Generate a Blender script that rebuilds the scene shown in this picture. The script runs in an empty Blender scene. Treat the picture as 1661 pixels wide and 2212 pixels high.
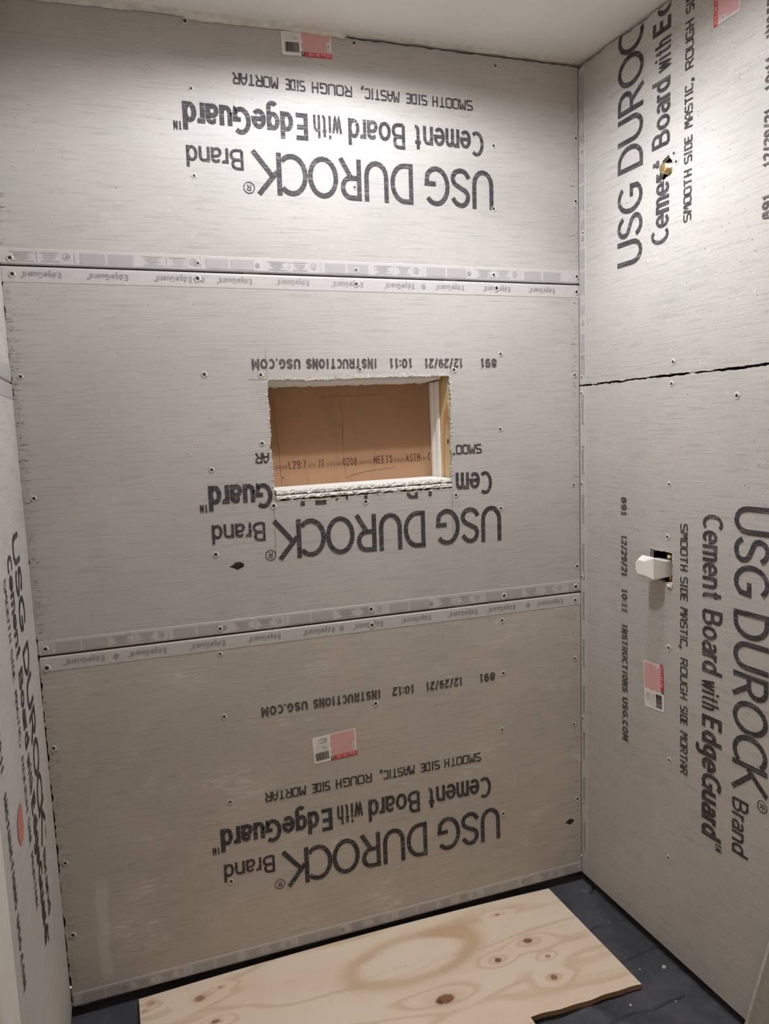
import bpy, bmesh, math, random
import numpy as np
from mathutils import Vector, Matrix
from mathutils.geometry import tessellate_polygon

random.seed(7)
rng = np.random.default_rng(7)
SC = bpy.context.scene
COL = SC.collection

# ------------------------------------------------------------------ camera
cam_d = bpy.data.cameras.new('camera')
cam = bpy.data.objects.new('camera', cam_d)
COL.objects.link(cam)
cam.location = (-1.3304, -2.05103, 1.46087)
cam.rotation_euler = (1.450945, 0.044868, -0.341650)
cam_d.sensor_fit = 'VERTICAL'
cam_d.sensor_height = 24.0
cam_d.sensor_width = 24.0
cam_d.lens = 1701.486 / 2212 * 24.0
cam_d.shift_x = -8.779 / 2212
cam_d.shift_y = 9.576 / 2212
cam_d.clip_start = 0.02
SC.camera = cam

# ------------------------------------------------------------------ light
SC.view_settings.view_transform = 'Standard'
SC.view_settings.look = 'None'
SC.view_settings.gamma = 1.0
SC.view_settings.use_curve_mapping = False
SC.view_settings.exposure = 0.0
w = bpy.data.worlds.new('world'); SC.world = w
w.use_nodes = True
w.node_tree.nodes['Background'].inputs[0].default_value = (1.0, 0.80, 0.60, 1)
w.node_tree.nodes['Background'].inputs[1].default_value = 0.68

MAIN_LAMP = (-0.74, -0.55, 2.412, 34.0)
SIDE_LAMP = (-0.31, -0.45, 2.420, 32.0)
LAMP_COLOR = (0.98, 0.99, 1.02)
RING = .040                    # depth of the lamp rings below the ceiling

# ------------------------------------------------------------------ dimensions
WL = 1.5338                    # left wall face at x = -WL, right wall face near x = 0, back wall face y = 0
FLOOR = -0.03
BT = 0.0127                    # board thickness
def ceil_z(x, y): return 2.4474 - 0.0031 * x + 0.0239 * y
def seam_top(x): return 1.8355 - 0.01507 * x
def seam_low(x): return 0.9144 - 0.00953 * x
def seam_right(y): return 1.5418 - 0.0055 * y

# plane maps: (u, v, n) -> world, n = height out of the wall into the room
def back(u, v, n=0.0): return (u, -n, v)
def right(u, v, n=0.0): return (-0.00721 * u + 0.01292 * (v - .9) - n, u, v)
def left(u, v, n=0.0): return (-WL + 0.00355 * (v - .9) + n, u, v)

# ------------------------------------------------------------------ object helpers
def mesh_obj(name, verts, faces, mat, parent=None, loc=(0, 0, 0), mats=None, fmat=None, smooth=False, recalc=True):
    me = bpy.data.meshes.new(name)
    L = Vector(loc)
    me.from_pydata([tuple(Vector(v) - L) for v in verts], [], faces)
    for m in (mats or [mat]): me.materials.append(m)
    if fmat is not None:
        me.polygons.foreach_set('material_index', fmat)
    if recalc:
        bm = bmesh.new(); bm.from_mesh(me)
        bmesh.ops.recalc_face_normals(bm, faces=bm.faces)
        bm.to_mesh(me); bm.free()
    if smooth:
        me.polygons.foreach_set('use_smooth', [True] * len(me.polygons))
    me.update()
    o = bpy.data.objects.new(name, me)
    COL.objects.link(o)
    o.location = L
    if parent is not None:
        o.parent = parent
        o.location = L - total_loc(parent)
    return o

def total_loc(o):
    v = Vector(o.location)
    while o.parent is not None:
        o = o.parent; v += Vector(o.location)
    return v

def child(name, verts, faces, mat, parent, **k):
    return mesh_obj(name, verts, faces, mat, parent, loc=tuple(total_loc(parent)), **k)

def empty(name, loc):
    o = bpy.data.objects.new(name, None); COL.objects.link(o); o.location = loc
    o.empty_display_size = .05
    return o

def tag(o, label, cat, group=None):
    o['label'] = label; o['category'] = cat
    if group: o['group'] = group
    return o

def structure(o): o['kind'] = 'structure'; return o

def merge_into(o, verts, faces, mat):
    """add surface print to the mesh of the part that carries it."""
    me = o.data; L = total_loc(o)
    if mat.name not in [m.name for m in me.materials]: me.materials.append(mat)
    mi = [m.name for m in me.materials].index(mat.name)
    bm = bmesh.new(); bm.from_mesh(me)
    vs = [bm.verts.new(Vector(v) - L) for v in verts]
    for f in faces:
        fc = bm.faces.new([vs[i] for i in f]); fc.material_index = mi
    bm.to_mesh(me); bm.free(); me.update()
    return o

class MB:
    def __init__(s): s.v = []; s.f = []; s.m = []
    def add(s, vs, fs, m=0):
        b = len(s.v); s.v += [tuple(x) for x in vs]
        s.f += [tuple(i + b for i in f) for f in fs]; s.m += [m] * len(fs)
    def box(s, a, b, m=0):
        (x0, y0, z0), (x1, y1, z1) = a, b
        s.add([(x0, y0, z0), (x1, y0, z0), (x1, y1, z0), (x0, y1, z0), (x0, y0, z1), (x1, y0, z1), (x1, y1, z1), (x0, y1, z1)],
              [(0, 1, 2, 3), (4, 5, 6, 7), (0, 1, 5, 4), (1, 2, 6, 5), (2, 3, 7, 6), (3, 0, 4, 7)], m)
    def loft(s, rings, m=0, cap0=True, cap1=True, closed=True):
        n = len(rings[0]); vs = [p for r in rings for p in r]; fs = []
        for i in range(len(rings) - 1):
            for j in range(n if closed else n - 1):
                k = (j + 1) % n
                fs.append((i * n + j, i * n + k, (i + 1) * n + k, (i + 1) * n + j))
        if cap0: fs.append(tuple(range(n)))
        if cap1: fs.append(tuple((len(rings) - 1) * n + j for j in range(n)))
        s.add(vs, fs, m)
    def tube(s, p0, p1, prof, n=20, m=0, cap0=True, cap1=True):
        # prof: list of (t along axis in metres, radius)
        p0, p1 = Vector(p0), Vector(p1); d = (p1 - p0).normalized()
        a = d.orthogonal().normalized(); b = d.cross(a)
        rings = []
        for t, r in prof:
            c = p0 + d * t
            rings.append([c + (a * math.cos(2 * math.pi * i / n) + b * math.sin(2 * math.pi * i / n)) * r for i in range(n)])
        s.loft(rings, m, cap0, cap1)
    def build(s, name, mat, parent=None, loc=(0, 0, 0), mats=None, smooth=False):
        if parent is not None: loc = tuple(total_loc(parent))
        return mesh_obj(name, s.v, s.f, mat, parent, loc, mats, s.m if mats else None, smooth)

# ------------------------------------------------------------------ materials
def new_mat(name):
    m = bpy.data.materials.new(name); m.use_nodes = True
    nt = m.node_tree
    return m, nt, nt.nodes['Principled BSDF']

def N(nt, typ, **kw):
    n = nt.nodes.new(typ)
    for k, v in kw.items(): setattr(n, k, v)
    return n

def set_in(n, **kw):
    for k, v in kw.items():
        n.inputs[k.replace('_', ' ')].default_value = v

def rgba(c): return (c[0], c[1], c[2], 1)

def plain(name, col, rough=0.7, metal=0.0, noise=0.0, nscale=60, bump=0.0, spec=None):
    m, nt, p = new_mat(name)
    set_in(p, Roughness=rough, Metallic=metal)
    if spec is not None: p.inputs['Specular IOR Level'].default_value = spec
    p.inputs['Base Color'].default_value = rgba(col)
    if noise or bump:
        tc = N(nt, 'ShaderNodeTexCoord'); nz = N(nt, 'ShaderNodeTexNoise')
        set_in(nz, Scale=nscale, Detail=5.0)
        nt.links.new(tc.outputs['Object'], nz.inputs['Vector'])
        if noise:
            cr = N(nt, 'ShaderNodeValToRGB')
            cr.color_ramp.elements[0].position = .3; cr.color_ramp.elements[1].position = .7
            cr.color_ramp.elements[0].color = rgba([c * (1 - noise) for c in col])
            cr.color_ramp.elements[1].color = rgba([min(1, c * (1 + noise)) for c in col])
            nt.links.new(nz.outputs['Fac'], cr.inputs['Fac'])
            nt.links.new(cr.outputs['Color'], p.inputs['Base Color'])
        if bump:
            b = N(nt, 'ShaderNodeBump'); set_in(b, Strength=bump, Distance=.002)
            nt.links.new(nz.outputs['Fac'], b.inputs['Height'])
            nt.links.new(b.outputs['Normal'], p.inputs['Normal'])
    return m

def math_node(nt, op, a, b=None, clamp=False):
    n = N(nt, 'ShaderNodeMath', operation=op); n.use_clamp = clamp
    for i, x in enumerate((a, b)):
        if x is None: continue
        if isinstance(x, (int, float)): n.inputs[i].default_value = x
        else: nt.links.new(x, n.inputs[i])
    return n.outputs[0]

def mix_col(nt, fac, a, b):
    n = N(nt, 'ShaderNodeMix', data_type='RGBA')
    if isinstance(fac, (int, float)): n.inputs[0].default_value = fac
    else: nt.links.new(fac, n.inputs[0])
    for i, x in ((6, a), (7, b)):
        if isinstance(x, tuple): n.inputs[i].default_value = rgba(x)
        else: nt.links.new(x, n.inputs[i])
    return n.outputs[2]

def noise_fac(nt, vec, scale, detail=4, rough=.5):
    n = N(nt, 'ShaderNodeTexNoise'); set_in(n, Scale=scale, Detail=float(detail), Roughness=rough)
    nt.links.new(vec, n.inputs['Vector']); return n.outputs['Fac']

def scaled(nt, vec, s):
    n = N(nt, 'ShaderNodeMapping'); n.inputs['Scale'].default_value = s
    nt.links.new(vec, n.inputs['Vector']); return n.outputs[0]

def smooth_range(nt, v, a, b):
    n = N(nt, 'ShaderNodeMapRange', interpolation_type='SMOOTHSTEP')
    nt.links.new(v, n.inputs['Value']); n.inputs['From Min'].default_value = a; n.inputs['From Max'].default_value = b
    return n.outputs[0]

def board_material(name, axis, base=(.43, .416, .40), dust=0.0, swath=None):
    """grey cement skin: fine ribs along the wall, dark pits, pale specks, dust streaks."""
    m, nt, p = new_mat(name)
    geo = N(nt, 'ShaderNodeNewGeometry'); P = geo.outputs['Position']
    h = (1, 0, 0) if axis == 'x' else (0, 1, 0)
    rib = (3.5 if axis == 'x' else 60, 60 if axis == 'x' else 3.5, 1)
    # ribs: strongly stretched along the wall's horizontal direction
    v1 = scaled(nt, P, (9, 9, 175))
    ribs = noise_fac(nt, v1, 1.0, 3, .6)
    v2 = scaled(nt, P, (40, 40, 420))
    ribs2 = noise_fac(nt, v2, 1.0, 2, .5)
    v3 = scaled(nt, P, (330, 330, 14))
    weft = noise_fac(nt, v3, 1.0, 2, .5)
    big = noise_fac(nt, P, 2.6, 3, .55)
    mid = noise_fac(nt, P, 11, 4, .6)
    c = mix_col(nt, smooth_range(nt, big, .35, .65), tuple(x * .95 for x in base), (base[0] * 1.04, base[1] * 1.035, base[2] * 1.03))
    c = mix_col(nt, math_node(nt, 'MULTIPLY', smooth_range(nt, mid, .5, .75), .30), c, (base[0] * 1.06, base[1] * 1.0, base[2] * .90))
    c = mix_col(nt, math_node(nt, 'MULTIPLY', smooth_range(nt, ribs, .50, .66), .36), c, tuple(x * .62 for x in base))
    c = mix_col(nt, math_node(nt, 'MULTIPLY', smooth_range(nt, ribs2, .55, .72), .28), c, tuple(min(1, x * 1.28) for x in base))
    c = mix_col(nt, math_node(nt, 'MULTIPLY', smooth_range(nt, weft, .55, .75), .12), c, tuple(x * .75 for x in base))
    # pits and specks
    pit = noise_fac(nt, scaled(nt, P, (150, 150, 230)), 1.0, 1, .4)
    c = mix_col(nt, math_node(nt, 'MULTIPLY', smooth_range(nt, pit, .73, .78), .8), c, (.06, .055, .05))
    spk = noise_fac(nt, scaled(nt, P, (110, 110, 260)), 1.0, 1, .4)
    c = mix_col(nt, math_node(nt, 'MULTIPLY', smooth_range(nt, spk, .72, .78), .6), c, (.75, .73, .70))
    if dust:
        d1 = noise_fac(nt, scaled(nt, P, (4, 4, 9)), 1.0, 5, .65)
        d2 = noise_fac(nt, scaled(nt, P, (26, 26, 190)), 1.0, 3, .6)
        f = math_node(nt, 'MULTIPLY', smooth_range(nt, d1, .50, .72), smooth_range(nt, d2, .45, .62))
        c = mix_col(nt, math_node(nt, 'MULTIPLY', f, dust), c, (.66, .63, .60))
    if swath:
        sx = N(nt, 'ShaderNodeSeparateXYZ'); nt.links.new(P, sx.inputs[0])
        for (x0, x1, z0, z1, amt) in swath:
            wob = math_node(nt, 'MULTIPLY', math_node(nt, 'SUBTRACT', mid, .5), .03)
            xx = math_node(nt, 'ADD', sx.outputs[0], wob)
            zz = math_node(nt, 'ADD', sx.outputs[2], wob)
            f = math_node(nt, 'MULTIPLY', smooth_range(nt, xx, x0, x0 + .008), smooth_range(nt, xx, x1, x1 - .008))
            f = math_node(nt, 'MULTIPLY', f, smooth_range(nt, zz, z0, z0 + .03))
            f = math_node(nt, 'MULTIPLY', f, smooth_range(nt, zz, z1, z1 - .06))
            c = mix_col(nt, math_node(nt, 'MULTIPLY', f, amt), c, (.60, .58, .55))
    nt.links.new(c, p.inputs['Base Color'])
    set_in(p, Roughness=.85); p.inputs['Specular IOR Level'].default_value = .25
    hgt = math_node(nt, 'SUBTRACT', math_node(nt, 'ADD', ribs, math_node(nt, 'MULTIPLY', ribs2, .6)), smooth_range(nt, pit, .74, .8))
    b = N(nt, 'ShaderNodeBump'); set_in(b, Strength=.22, Distance=.0018)
    nt.links.new(hgt, b.inputs['Height']); nt.links.new(b.outputs['Normal'], p.inputs['Normal'])
    return m

def ink_material(name, col=(.034, .032, .037), under=(.27, .258, .25), wear=.62):
    m, nt, p = new_mat(name)
    geo = N(nt, 'ShaderNodeNewGeometry'); P = geo.outputs['Position']
    a = noise_fac(nt, scaled(nt, P, (12, 12, 260)), 1.0, 3, .6)
    b = noise_fac(nt, P, 260, 2, .6)
    f = math_node(nt, 'ADD', math_node(nt, 'MULTIPLY', smooth_range(nt, a, .50, .70), .7), math_node(nt, 'MULTIPLY', smooth_range(nt, b, .5, .72), .55), clamp=True)
    c = mix_col(nt, math_node(nt, 'MULTIPLY', f, wear), col, under)
    nt.links.new(c, p.inputs['Base Color']); set_in(p, Roughness=.8)
    p.inputs['Specular IOR Level'].default_value = .2
    return m

M = {}
M['board_back'] = board_material('cement_skin_back', 'x', dust=.15)
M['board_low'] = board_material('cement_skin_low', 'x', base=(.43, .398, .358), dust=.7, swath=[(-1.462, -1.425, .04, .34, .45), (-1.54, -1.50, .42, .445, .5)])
M['board_right'] = board_material('cement_skin_right', 'y', dust=.12)
M['board_left'] = board_material('cement_skin_left', 'y', base=(.54, .52, .50), dust=.1)
M['core'] = plain('cement_core', (.42, .41, .38), .95, noise=.35, nscale=180, bump=.8)
M['crumb'] = plain('broken_cement', (.56, .545, .51), .95, noise=.3, nscale=240, bump=.8)
M['strip'] = plain('edge_strip_film', (.47, .455, .45), .45, noise=.06, nscale=90)
M['strip_low'] = M['strip']
M['ink'] = ink_material('printing_ink')
M['ink_dot'] = ink_material('dot_printer_ink', (.06, .056, .058), wear=.8)
M['ink_strip'] = plain('edge_strip_ink', (.27, .265, .265), .5)
M['ink_block'] = plain('edge_strip_grey_print', (.36, .35, .345), .5)
M['tar_and_fold_shade'] = plain('black_mastic_and_fold_shade', (.008, .008, .008), .5)  # board smears, and the painted shade in the liner creases
M['screw'] = plain('screw_coating', (.05, .05, .05), .45, .3)
M['screw_hole'] = plain('screw_recess', (.008, .008, .008), .8)
M['white_paper'] = plain('label_paper', (.72, .71, .69), .5)
M['pink'] = plain('label_pink', (.60, .34, .34), .55, noise=.12, nscale=500)
M['red'] = plain('label_red', (.50, .03, .03), .45)
M['black'] = plain('label_black', (.02, .02, .02), .5)
M['label_grey'] = plain('label_grey_print', (.40, .40, .38), .6)
M['pencil'] = plain('pencil', (.12, .12, .12), .6)
M['liner'] = None
M['ceil'] = plain('ceiling_paint', (.80, .785, .765), .8, noise=.03, nscale=5)
M['compound'] = plain('joint_compound', (.66, .63, .58), .9, noise=.12, nscale=50, bump=.6)
M['gyp_edge'] = plain('gypsum_core', (.62, .61, .57), .95, noise=.35, nscale=160, bump=1.0)
M['gyp_face'] = plain('gypsum_face', (.82, .81, .79), .8, noise=.05, nscale=40)
M['brass'] = plain('brass', (.80, .62, .34), .30, 1.0, noise=.15, nscale=90)
M['copper'] = plain('copper', (.70, .32, .18), .35, 1.0, noise=.1, nscale=90)
M['plastic'] = plain('white_plastic', (.80, .79, .77), .38)
M['drywall'] = plain('painted_drywall', (.55, .53, .48), .8, noise=.05, nscale=20)
M['green'] = plain('greenboard_paper', (.50, .66, .58), .8, noise=.06, nscale=30)
M['dark'] = plain('wall_cavity', (.05, .04, .035), .9)
M['sub'] = plain('subfloor', (.25, .20, .15), .9, noise=.2, nscale=20)
M['crumb_white'] = plain('plaster_crumb', (.62, .62, .60), .9, noise=.2, nscale=300)
M['torn'] = plain('torn_label', (.55, .20, .16), .7, noise=.35, nscale=160)
M['pcv'] = plain('pale_offcut_edge', (.52, .51, .49), .8, noise=.2, nscale=120)
M['pcv_face'] = plain('offcut_face', (.33, .33, .29), .8, noise=.1, nscale=60)

def paper_material():
    m, nt, p = new_mat('brown_paper')
    geo = N(nt, 'ShaderNodeNewGeometry'); P = geo.outputs['Position']
    a = noise_fac(nt, P, 9, 4, .6); b = noise_fac(nt, P, 190, 2, .4)
    c = mix_col(nt, a, (.30, .165, .085), (.35, .205, .115))
    c = mix_col(nt, math_node(nt, 'MULTIPLY', smooth_range(nt, b, .74, .79), .85), c, (.04, .025, .015))
    s = noise_fac(nt, scaled(nt, P, (34, 1, 5)), 1.0, 3, .6)
    c = mix_col(nt, math_node(nt, 'MULTIPLY', smooth_range(nt, s, .62, .66), .25), c, (.22, .12, .06))
    nt.links.new(c, p.inputs['Base Color']); set_in(p, Roughness=.75)
    return m
M['paper'] = paper_material()

def stud_material():
    m, nt, p = new_mat('pine_stud')
    geo = N(nt, 'ShaderNodeNewGeometry'); P = geo.outputs['Position']
    sx = N(nt, 'ShaderNodeSeparateXYZ'); nt.links.new(P, sx.inputs[0])
    # cathedral grain: rings around a tilted axis through the knot
    dy = math_node(nt, 'MULTIPLY', math_node(nt, 'SUBTRACT', sx.outputs[1], .030), 24)
    dz = math_node(nt, 'MULTIPLY', math_node(nt, 'SUBTRACT', sx.outputs[2], 1.31), 4.2)
    r = math_node(nt, 'SQRT', math_node(nt, 'ADD', math_node(nt, 'MULTIPLY', dy, dy), math_node(nt, 'MULTIPLY', dz, dz)))
    nz = noise_fac(nt, scaled(nt, P, (40, 40, 6)), 1.0, 3, .6)
    r = math_node(nt, 'ADD', r, math_node(nt, 'MULTIPLY', nz, .45))
    s = math_node(nt, 'SINE', math_node(nt, 'MULTIPLY', r, 9.0))
    c = mix_col(nt, smooth_range(nt, s, .1, .9), (.62, .46, .25), (.50, .28, .12))
    # knot at y .026, z 1.39
    ky = math_node(nt, 'MULTIPLY', math_node(nt, 'SUBTRACT', sx.outputs[1], .024), 150)
    kz = math_node(nt, 'MULTIPLY', math_node(nt, 'SUBTRACT', sx.outputs[2], 1.397), 130)
    k = math_node(nt, 'ADD', math_node(nt, 'MULTIPLY', ky, ky), math_node(nt, 'MULTIPLY', kz, kz))
    c = mix_col(nt, smooth_range(nt, k, 1.3, .7), c, (.10, .045, .02))
    nt.links.new(c, p.inputs['Base Color']); set_in(p, Roughness=.6)
    return m
M['stud'] = stud_material()

def liner_material():
    m, nt, p = new_mat('grey_pvc_liner')
    geo = N(nt, 'ShaderNodeNewGeometry'); P = geo.outputs['Position']
    a = noise_fac(nt, P, 7, 5, .65); b = noise_fac(nt, scaled(nt, P, (60, 14, 14)), 1.0, 4, .6)
    c = mix_col(nt, smooth_range(nt, a, .35, .7), (.050, .053, .064), (.092, .096, .112))
    c = mix_col(nt, math_node(nt, 'MULTIPLY', smooth_range(nt, b, .55, .8), .35), c, (.19, .195, .21))
    nt.links.new(c, p.inputs['Base Color']); set_in(p, Roughness=.55)
    p.inputs['Specular IOR Level'].default_value = .35
    bp = N(nt, 'ShaderNodeBump'); set_in(bp, Strength=.25, Distance=.003)
    nt.links.new(noise_fac(nt, P, 30, 3, .5), bp.inputs['Height']); nt.links.new(bp.outputs['Normal'], p.inputs['Normal'])
    return m
M['liner'] = liner_material()

def attr_material(name, attr, rough=.6):
    m, nt, p = new_mat(name)
    a = N(nt, 'ShaderNodeAttribute', attribute_name=attr)
    geo = N(nt, 'ShaderNodeNewGeometry')
    f = noise_fac(nt, scaled(nt, geo.outputs['Position'], (60, 700, 60)), 1.0, 3, .6)
    hs = N(nt, 'ShaderNodeHueSaturation')
    nt.links.new(a.outputs['Color'], hs.inputs['Color'])
    nt.links.new(math_node(nt, 'ADD', math_node(nt, 'MULTIPLY', f, .14), .93), hs.inputs['Value'])
    nt.links.new(hs.outputs[0], p.inputs['Base Color']); set_in(p, Roughness=rough)
    p.inputs['Specular IOR Level'].default_value = .3
    return m
M['ply_top'] = attr_material('plywood_veneer', 'grain')

def ply_edge_material():
    m, nt, p = new_mat('plywood_edge')
    geo = N(nt, 'ShaderNodeNewGeometry'); P = geo.outputs['Position']
    sx = N(nt, 'ShaderNodeSeparateXYZ'); nt.links.new(P, sx.inputs[0])
    s = math_node(nt, 'SINE', math_node(nt, 'MULTIPLY', sx.outputs[2], 1500))
    c = mix_col(nt, smooth_range(nt, s, -.5, .5), (.16, .095, .05), (.30, .19, .10))
    nt.links.new(c, p.inputs['Base Color']); set_in(p, Roughness=.8)
    return m
M['ply_edge'] = ply_edge_material()

# ------------------------------------------------------------------ stroke lettering
def arc(cx, cy, rx, ry, a0, a1, n=9):
    return [(cx + rx * math.cos(math.radians(a0 + (a1 - a0) * i / n)), cy + ry * math.sin(math.radians(a0 + (a1 - a0) * i / n))) for i in range(n + 1)]

def spline(pts, n=4):
    out = []
    for i in range(len(pts) - 1):
        p0 = pts[max(i - 1, 0)]; p1 = pts[i]; p2 = pts[i + 1]; p3 = pts[min(i + 2, len(pts) - 1)]
        for k in range(n):
            t = k / n
            out.append(tuple(.5 * (2 * p1[j] + (p2[j] - p0[j]) * t + (2 * p0[j] - 5 * p1[j] + 4 * p2[j] - p3[j]) * t * t + (-p0[j] + 3 * p1[j] - 3 * p2[j] + p3[j]) * t ** 3) for j in (0, 1)))
    out.append(pts[-1]); return out

def s_curve(wd, e):
    # S of width wd, strokes inset by e at top and bottom
    pts = [(.95, .80), (.74, .945), (.46, 1.0), (.20, .93), (.08, .76), (.18, .60), (.5, .50), (.84, .38), (.94, .22), (.80, .06), (.50, 0), (.22, .05), (.02, .21)]
    return spline([(x * wd, e + y * (1 - 2 * e)) for x, y in pts])

def ell(cx, cy, rx, ry, n=18): return (arc(cx, cy, rx, ry, 0, 360, n)[:-1], True)
def st(*p): return (list(p), False)

def geo_font(e):
    t = 1 - e; m = .5; r = .5 - e
    return {
        'U': [st((0, 1), (0, .38), *arc(.31, .38, .31, .38 - e, 180, 360, 8), (.62, 1))],
        'S': [(s_curve(.56, e), False)],
        'G': [st(*arc(.44, m, .44, r, 42, 318, 16), (.80, .44), (.45, .44))],
        'D': [([(0, e), (0, t), (.22, t)] + arc(.24, m, .42, r, 90, -90, 12) + [(.22, e)], True)],
        'R': [st((0, 0), (0, 1)), st((0, t), (.26, t), *arc(.28, t - .24, .26, .24, 90, -90, 8), (.0, t - .48)), st((.26, t - .48), (.60, 0))],
        'O': [ell(.44, m, .44, r, 24)],
        'C': [st(*arc(.44, m, .44, r, 45, 315, 16))],
        'K': [st((0, 0), (0, 1)), st((.55, 1), (.05, .45)), st((.16, .58), (.68, 0))],
    }

def hum_font(e):
    x = .73; xt = x - e; xm = x / 2; xr = x / 2 - e; t = 1 - e
    return {
        'C': [st(*arc(.30, .5, .30, .5 - e, 52, 308, 14))],
        'B': [([(0, e), (0, t), (.20, t)] + arc(.22, t - .215, .20, .215, 90, -90, 6) + [(.06, .52)], False), st((0, .52), (.24, .52), *arc(.26, (.52 + e) / 2, .22, (.52 - e) / 2, 90, -90, 6), (0, e))],
        'E': [st((.42, t), (0, t), (0, e), (.42, e)), st((0, .52), (.38, .52))],
        'G': [st(*arc(.32, .5, .32, .5 - e, 52, 310, 14), (.55, .14), (.55, .46), (.32, .46))],
        'e': [st((.0, xm), (.42, xm), *arc(.21, xm, .21, xr, 0, 320, 14))],
        'm': [st((0, 0), (0, x)), st((0, .46), *arc(.14, xt - .17, .14, .17, 170, 0, 7), (.28, 0)), st((.28, .46), *arc(.42, xt - .17, .14, .17, 170, 0, 7), (.56, 0))],
        'n': [st((0, 0), (0, x)), st((0, .44), *arc(.175, xt - .19, .175, .19, 170, 0, 8), (.35, 0))],
        'h': [st((0, 0), (0, 1)), st((0, .44), *arc(.16, xt - .19, .16, .19, 170, 0, 8), (.32, 0))],
        'u': [st((0, x), (0, .26), *arc(.165, e + .2, .165, .2, 180, 350, 8)), st((.33, x), (.33, 0))],
        't': [st((.11, .93), (.11, .2), *arc(.22, e + .12, .11, .12, 180, 290, 5)), st((-.04, xt), (.26, xt))],
        'o': [ell(.21, xm, .21, xr)],
        'a': [st((.03, x - .13), *arc(.19, xt - .14, .15, .14, 140, 0, 7), (.34, 0)), st((.34, .42), (.18, .405), *arc(.15, e + .16, .15, .17, 100, 290, 8), (.34, .17))],
        'r': [st((0, 0), (0, x)), st((0, .42), *arc(.17, xt - .2, .17, .2, 170, 75, 5))],
        'd': [st((.36, 0), (.36, 1)), ell(.18, xm, .18, xr)],
        'w': [st((0, x), (.14, .02), (.28, x - .05), (.42, .02), (.56, x))],
        'i': [st((0, 0), (0, x)), st((0, .84), (0, 1))],
        'g': [ell(.18, xm + .03, .18, xr - .03), st((.36, x), (.36, -.10), *arc(.20, -.10, .16, .15, 0, -150, 7))],
        'T': [st((.2, 0), (.2, t)), st((0, t), (.4, t))],
        'M': [st((0, 0), (0, 1), (.25, .3), (.5, 1), (.5, 0))],
        'R': [st((0, 0), (0, 1)), st((0, t), (.24, t), *arc(.26, t - .23, .2, .23, 90, -90, 6), (0, t - .46)), st((.22, t - .46), (.46, 0))],
    }

def caps_font(e):
    t = 1 - e; r = .5 - e
    d = {
        'A': [st((0, 0), (.27, t), (.54, 0)), st((.12, .34), (.42, .34))],
        'B': [([(0, e), (0, t), (.26, t)] + arc(.28, t - .22, .2, .22, 90, -90, 6) + [(0, .53)], False), st((.26, .53), *arc(.3, (.53 + e) / 2, .2, (.53 - e) / 2, 90, -90, 6), (0, e))],
        'C': [st(*arc(.26, .5, .26, r, 50, 310, 12))],
        'D': [([(0, e), (0, t), (.16, t)] + arc(.18, .5, .32, r, 90, -90, 10) + [(.16, e)], True)],
        'E': [st((.46, t), (0, t), (0, e), (.46, e)), st((0, .5), (.40, .5))],
        'F': [st((.44, t), (0, t), (0, 0)), st((0, .5), (.38, .5))],
        'G': [st(*arc(.26, .5, .26, r, 48, 330, 12), (.50, .46), (.28, .46))],
        'H': [st((0, 0), (0, 1)), st((.48, 0), (.48, 1)), st((0, .5), (.48, .5))],
        'I': [st((.12, 0), (.12, 1)), st((0, t), (.24, t)), st((0, e), (.24, e))],
        'J': [st((.34, 1), (.34, .2), *arc(.17, e + .16, .17, .16, 0, -170, 6))],
        'L': [st((0, 1), (0, e), (.42, e))],
        'M': [st((0, 0), (0, 1), (.28, .35), (.56, 1), (.56, 0))],
        'N': [st((0, 0), (0, 1), (.46, 0), (.46, 1))],
        'O': [ell(.27, .5, .27, r)],
        'R': [st((0, 0), (0, 1)), st((0, t), (.26, t), *arc(.28, t - .23, .2, .23, 90, -90, 6), (0, t - .46)), st((.24, t - .46), (.48, 0))],
        'S': [(s_curve(.48, e), False)],
        'T': [st((.25, 0), (.25, t)), st((0, t), (.5, t))],
        'U': [st((0, 1), (0, .3), *arc(.24, e + .24, .24, .24, 180, 360, 8), (.48, 1))],
        '0': [ell(.24, .5, .24, r)],
        '1': [st((.0, t - .18), (.16, t), (.16, 0)), st((0, e), (.32, e))],
        '2': [st(*spline([(.02, .74), (.12, .95 - e / 2), (.30, t), (.46, .85), (.44, .62), (.25, .38), (.02, e)]), (.48, e))],
        '3': [st(*arc(.2, t - .22, .24, .22, 150, -80, 8), *arc(.2, e + .25, .26, .25, 80, -150, 8))],
        '5': [st((.42, t), (.06, t), (.03, .55), *arc(.2, e + .29, .24, .29, 110, -140, 9))],
        '7': [st((0, t), (.46, t), (.18, 0))],
        '8': [ell(.24, t - .21, .2, .21, 12), ell(.24, e + .25, .24, .25, 12)],
        '9': [st(*arc(.24, t - .24, .23, .24, 0, 360, 12), (.46, .5), *arc(.22, e + .24, .24, .24, 0, -140, 5))],
        '/': [st((0, -.02), (.34, 1.02))],
        ':': [st((.05, .14), (.05, .30)), st((.05, .6), (.05, .76))],
        '.': [st((.05, 0), (.05, .17))],
        ',': [st((.08, .17), (.0, -.14))],
        'x': [st((0, 0), (.4, .62)), st((0, .62), (.4, 0))],
        'i': [st((.0, 0), (.0, .66)), st((0, .82), (0, 1))],
        'n': [st((0, 0), (0, .68)), st((0, .45), *arc(.17, .45, .17, .2, 180, 0, 6), (.34, 0))],
        'f': [st((.1, 0), (.1, .8), (.3, .96)), st((0, .64), (.28, .64))],
        't': [st((.1, .95), (.1, .1), (.3, .06)), st((0, .66), (.28, .66))],
    }
    return d

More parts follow.
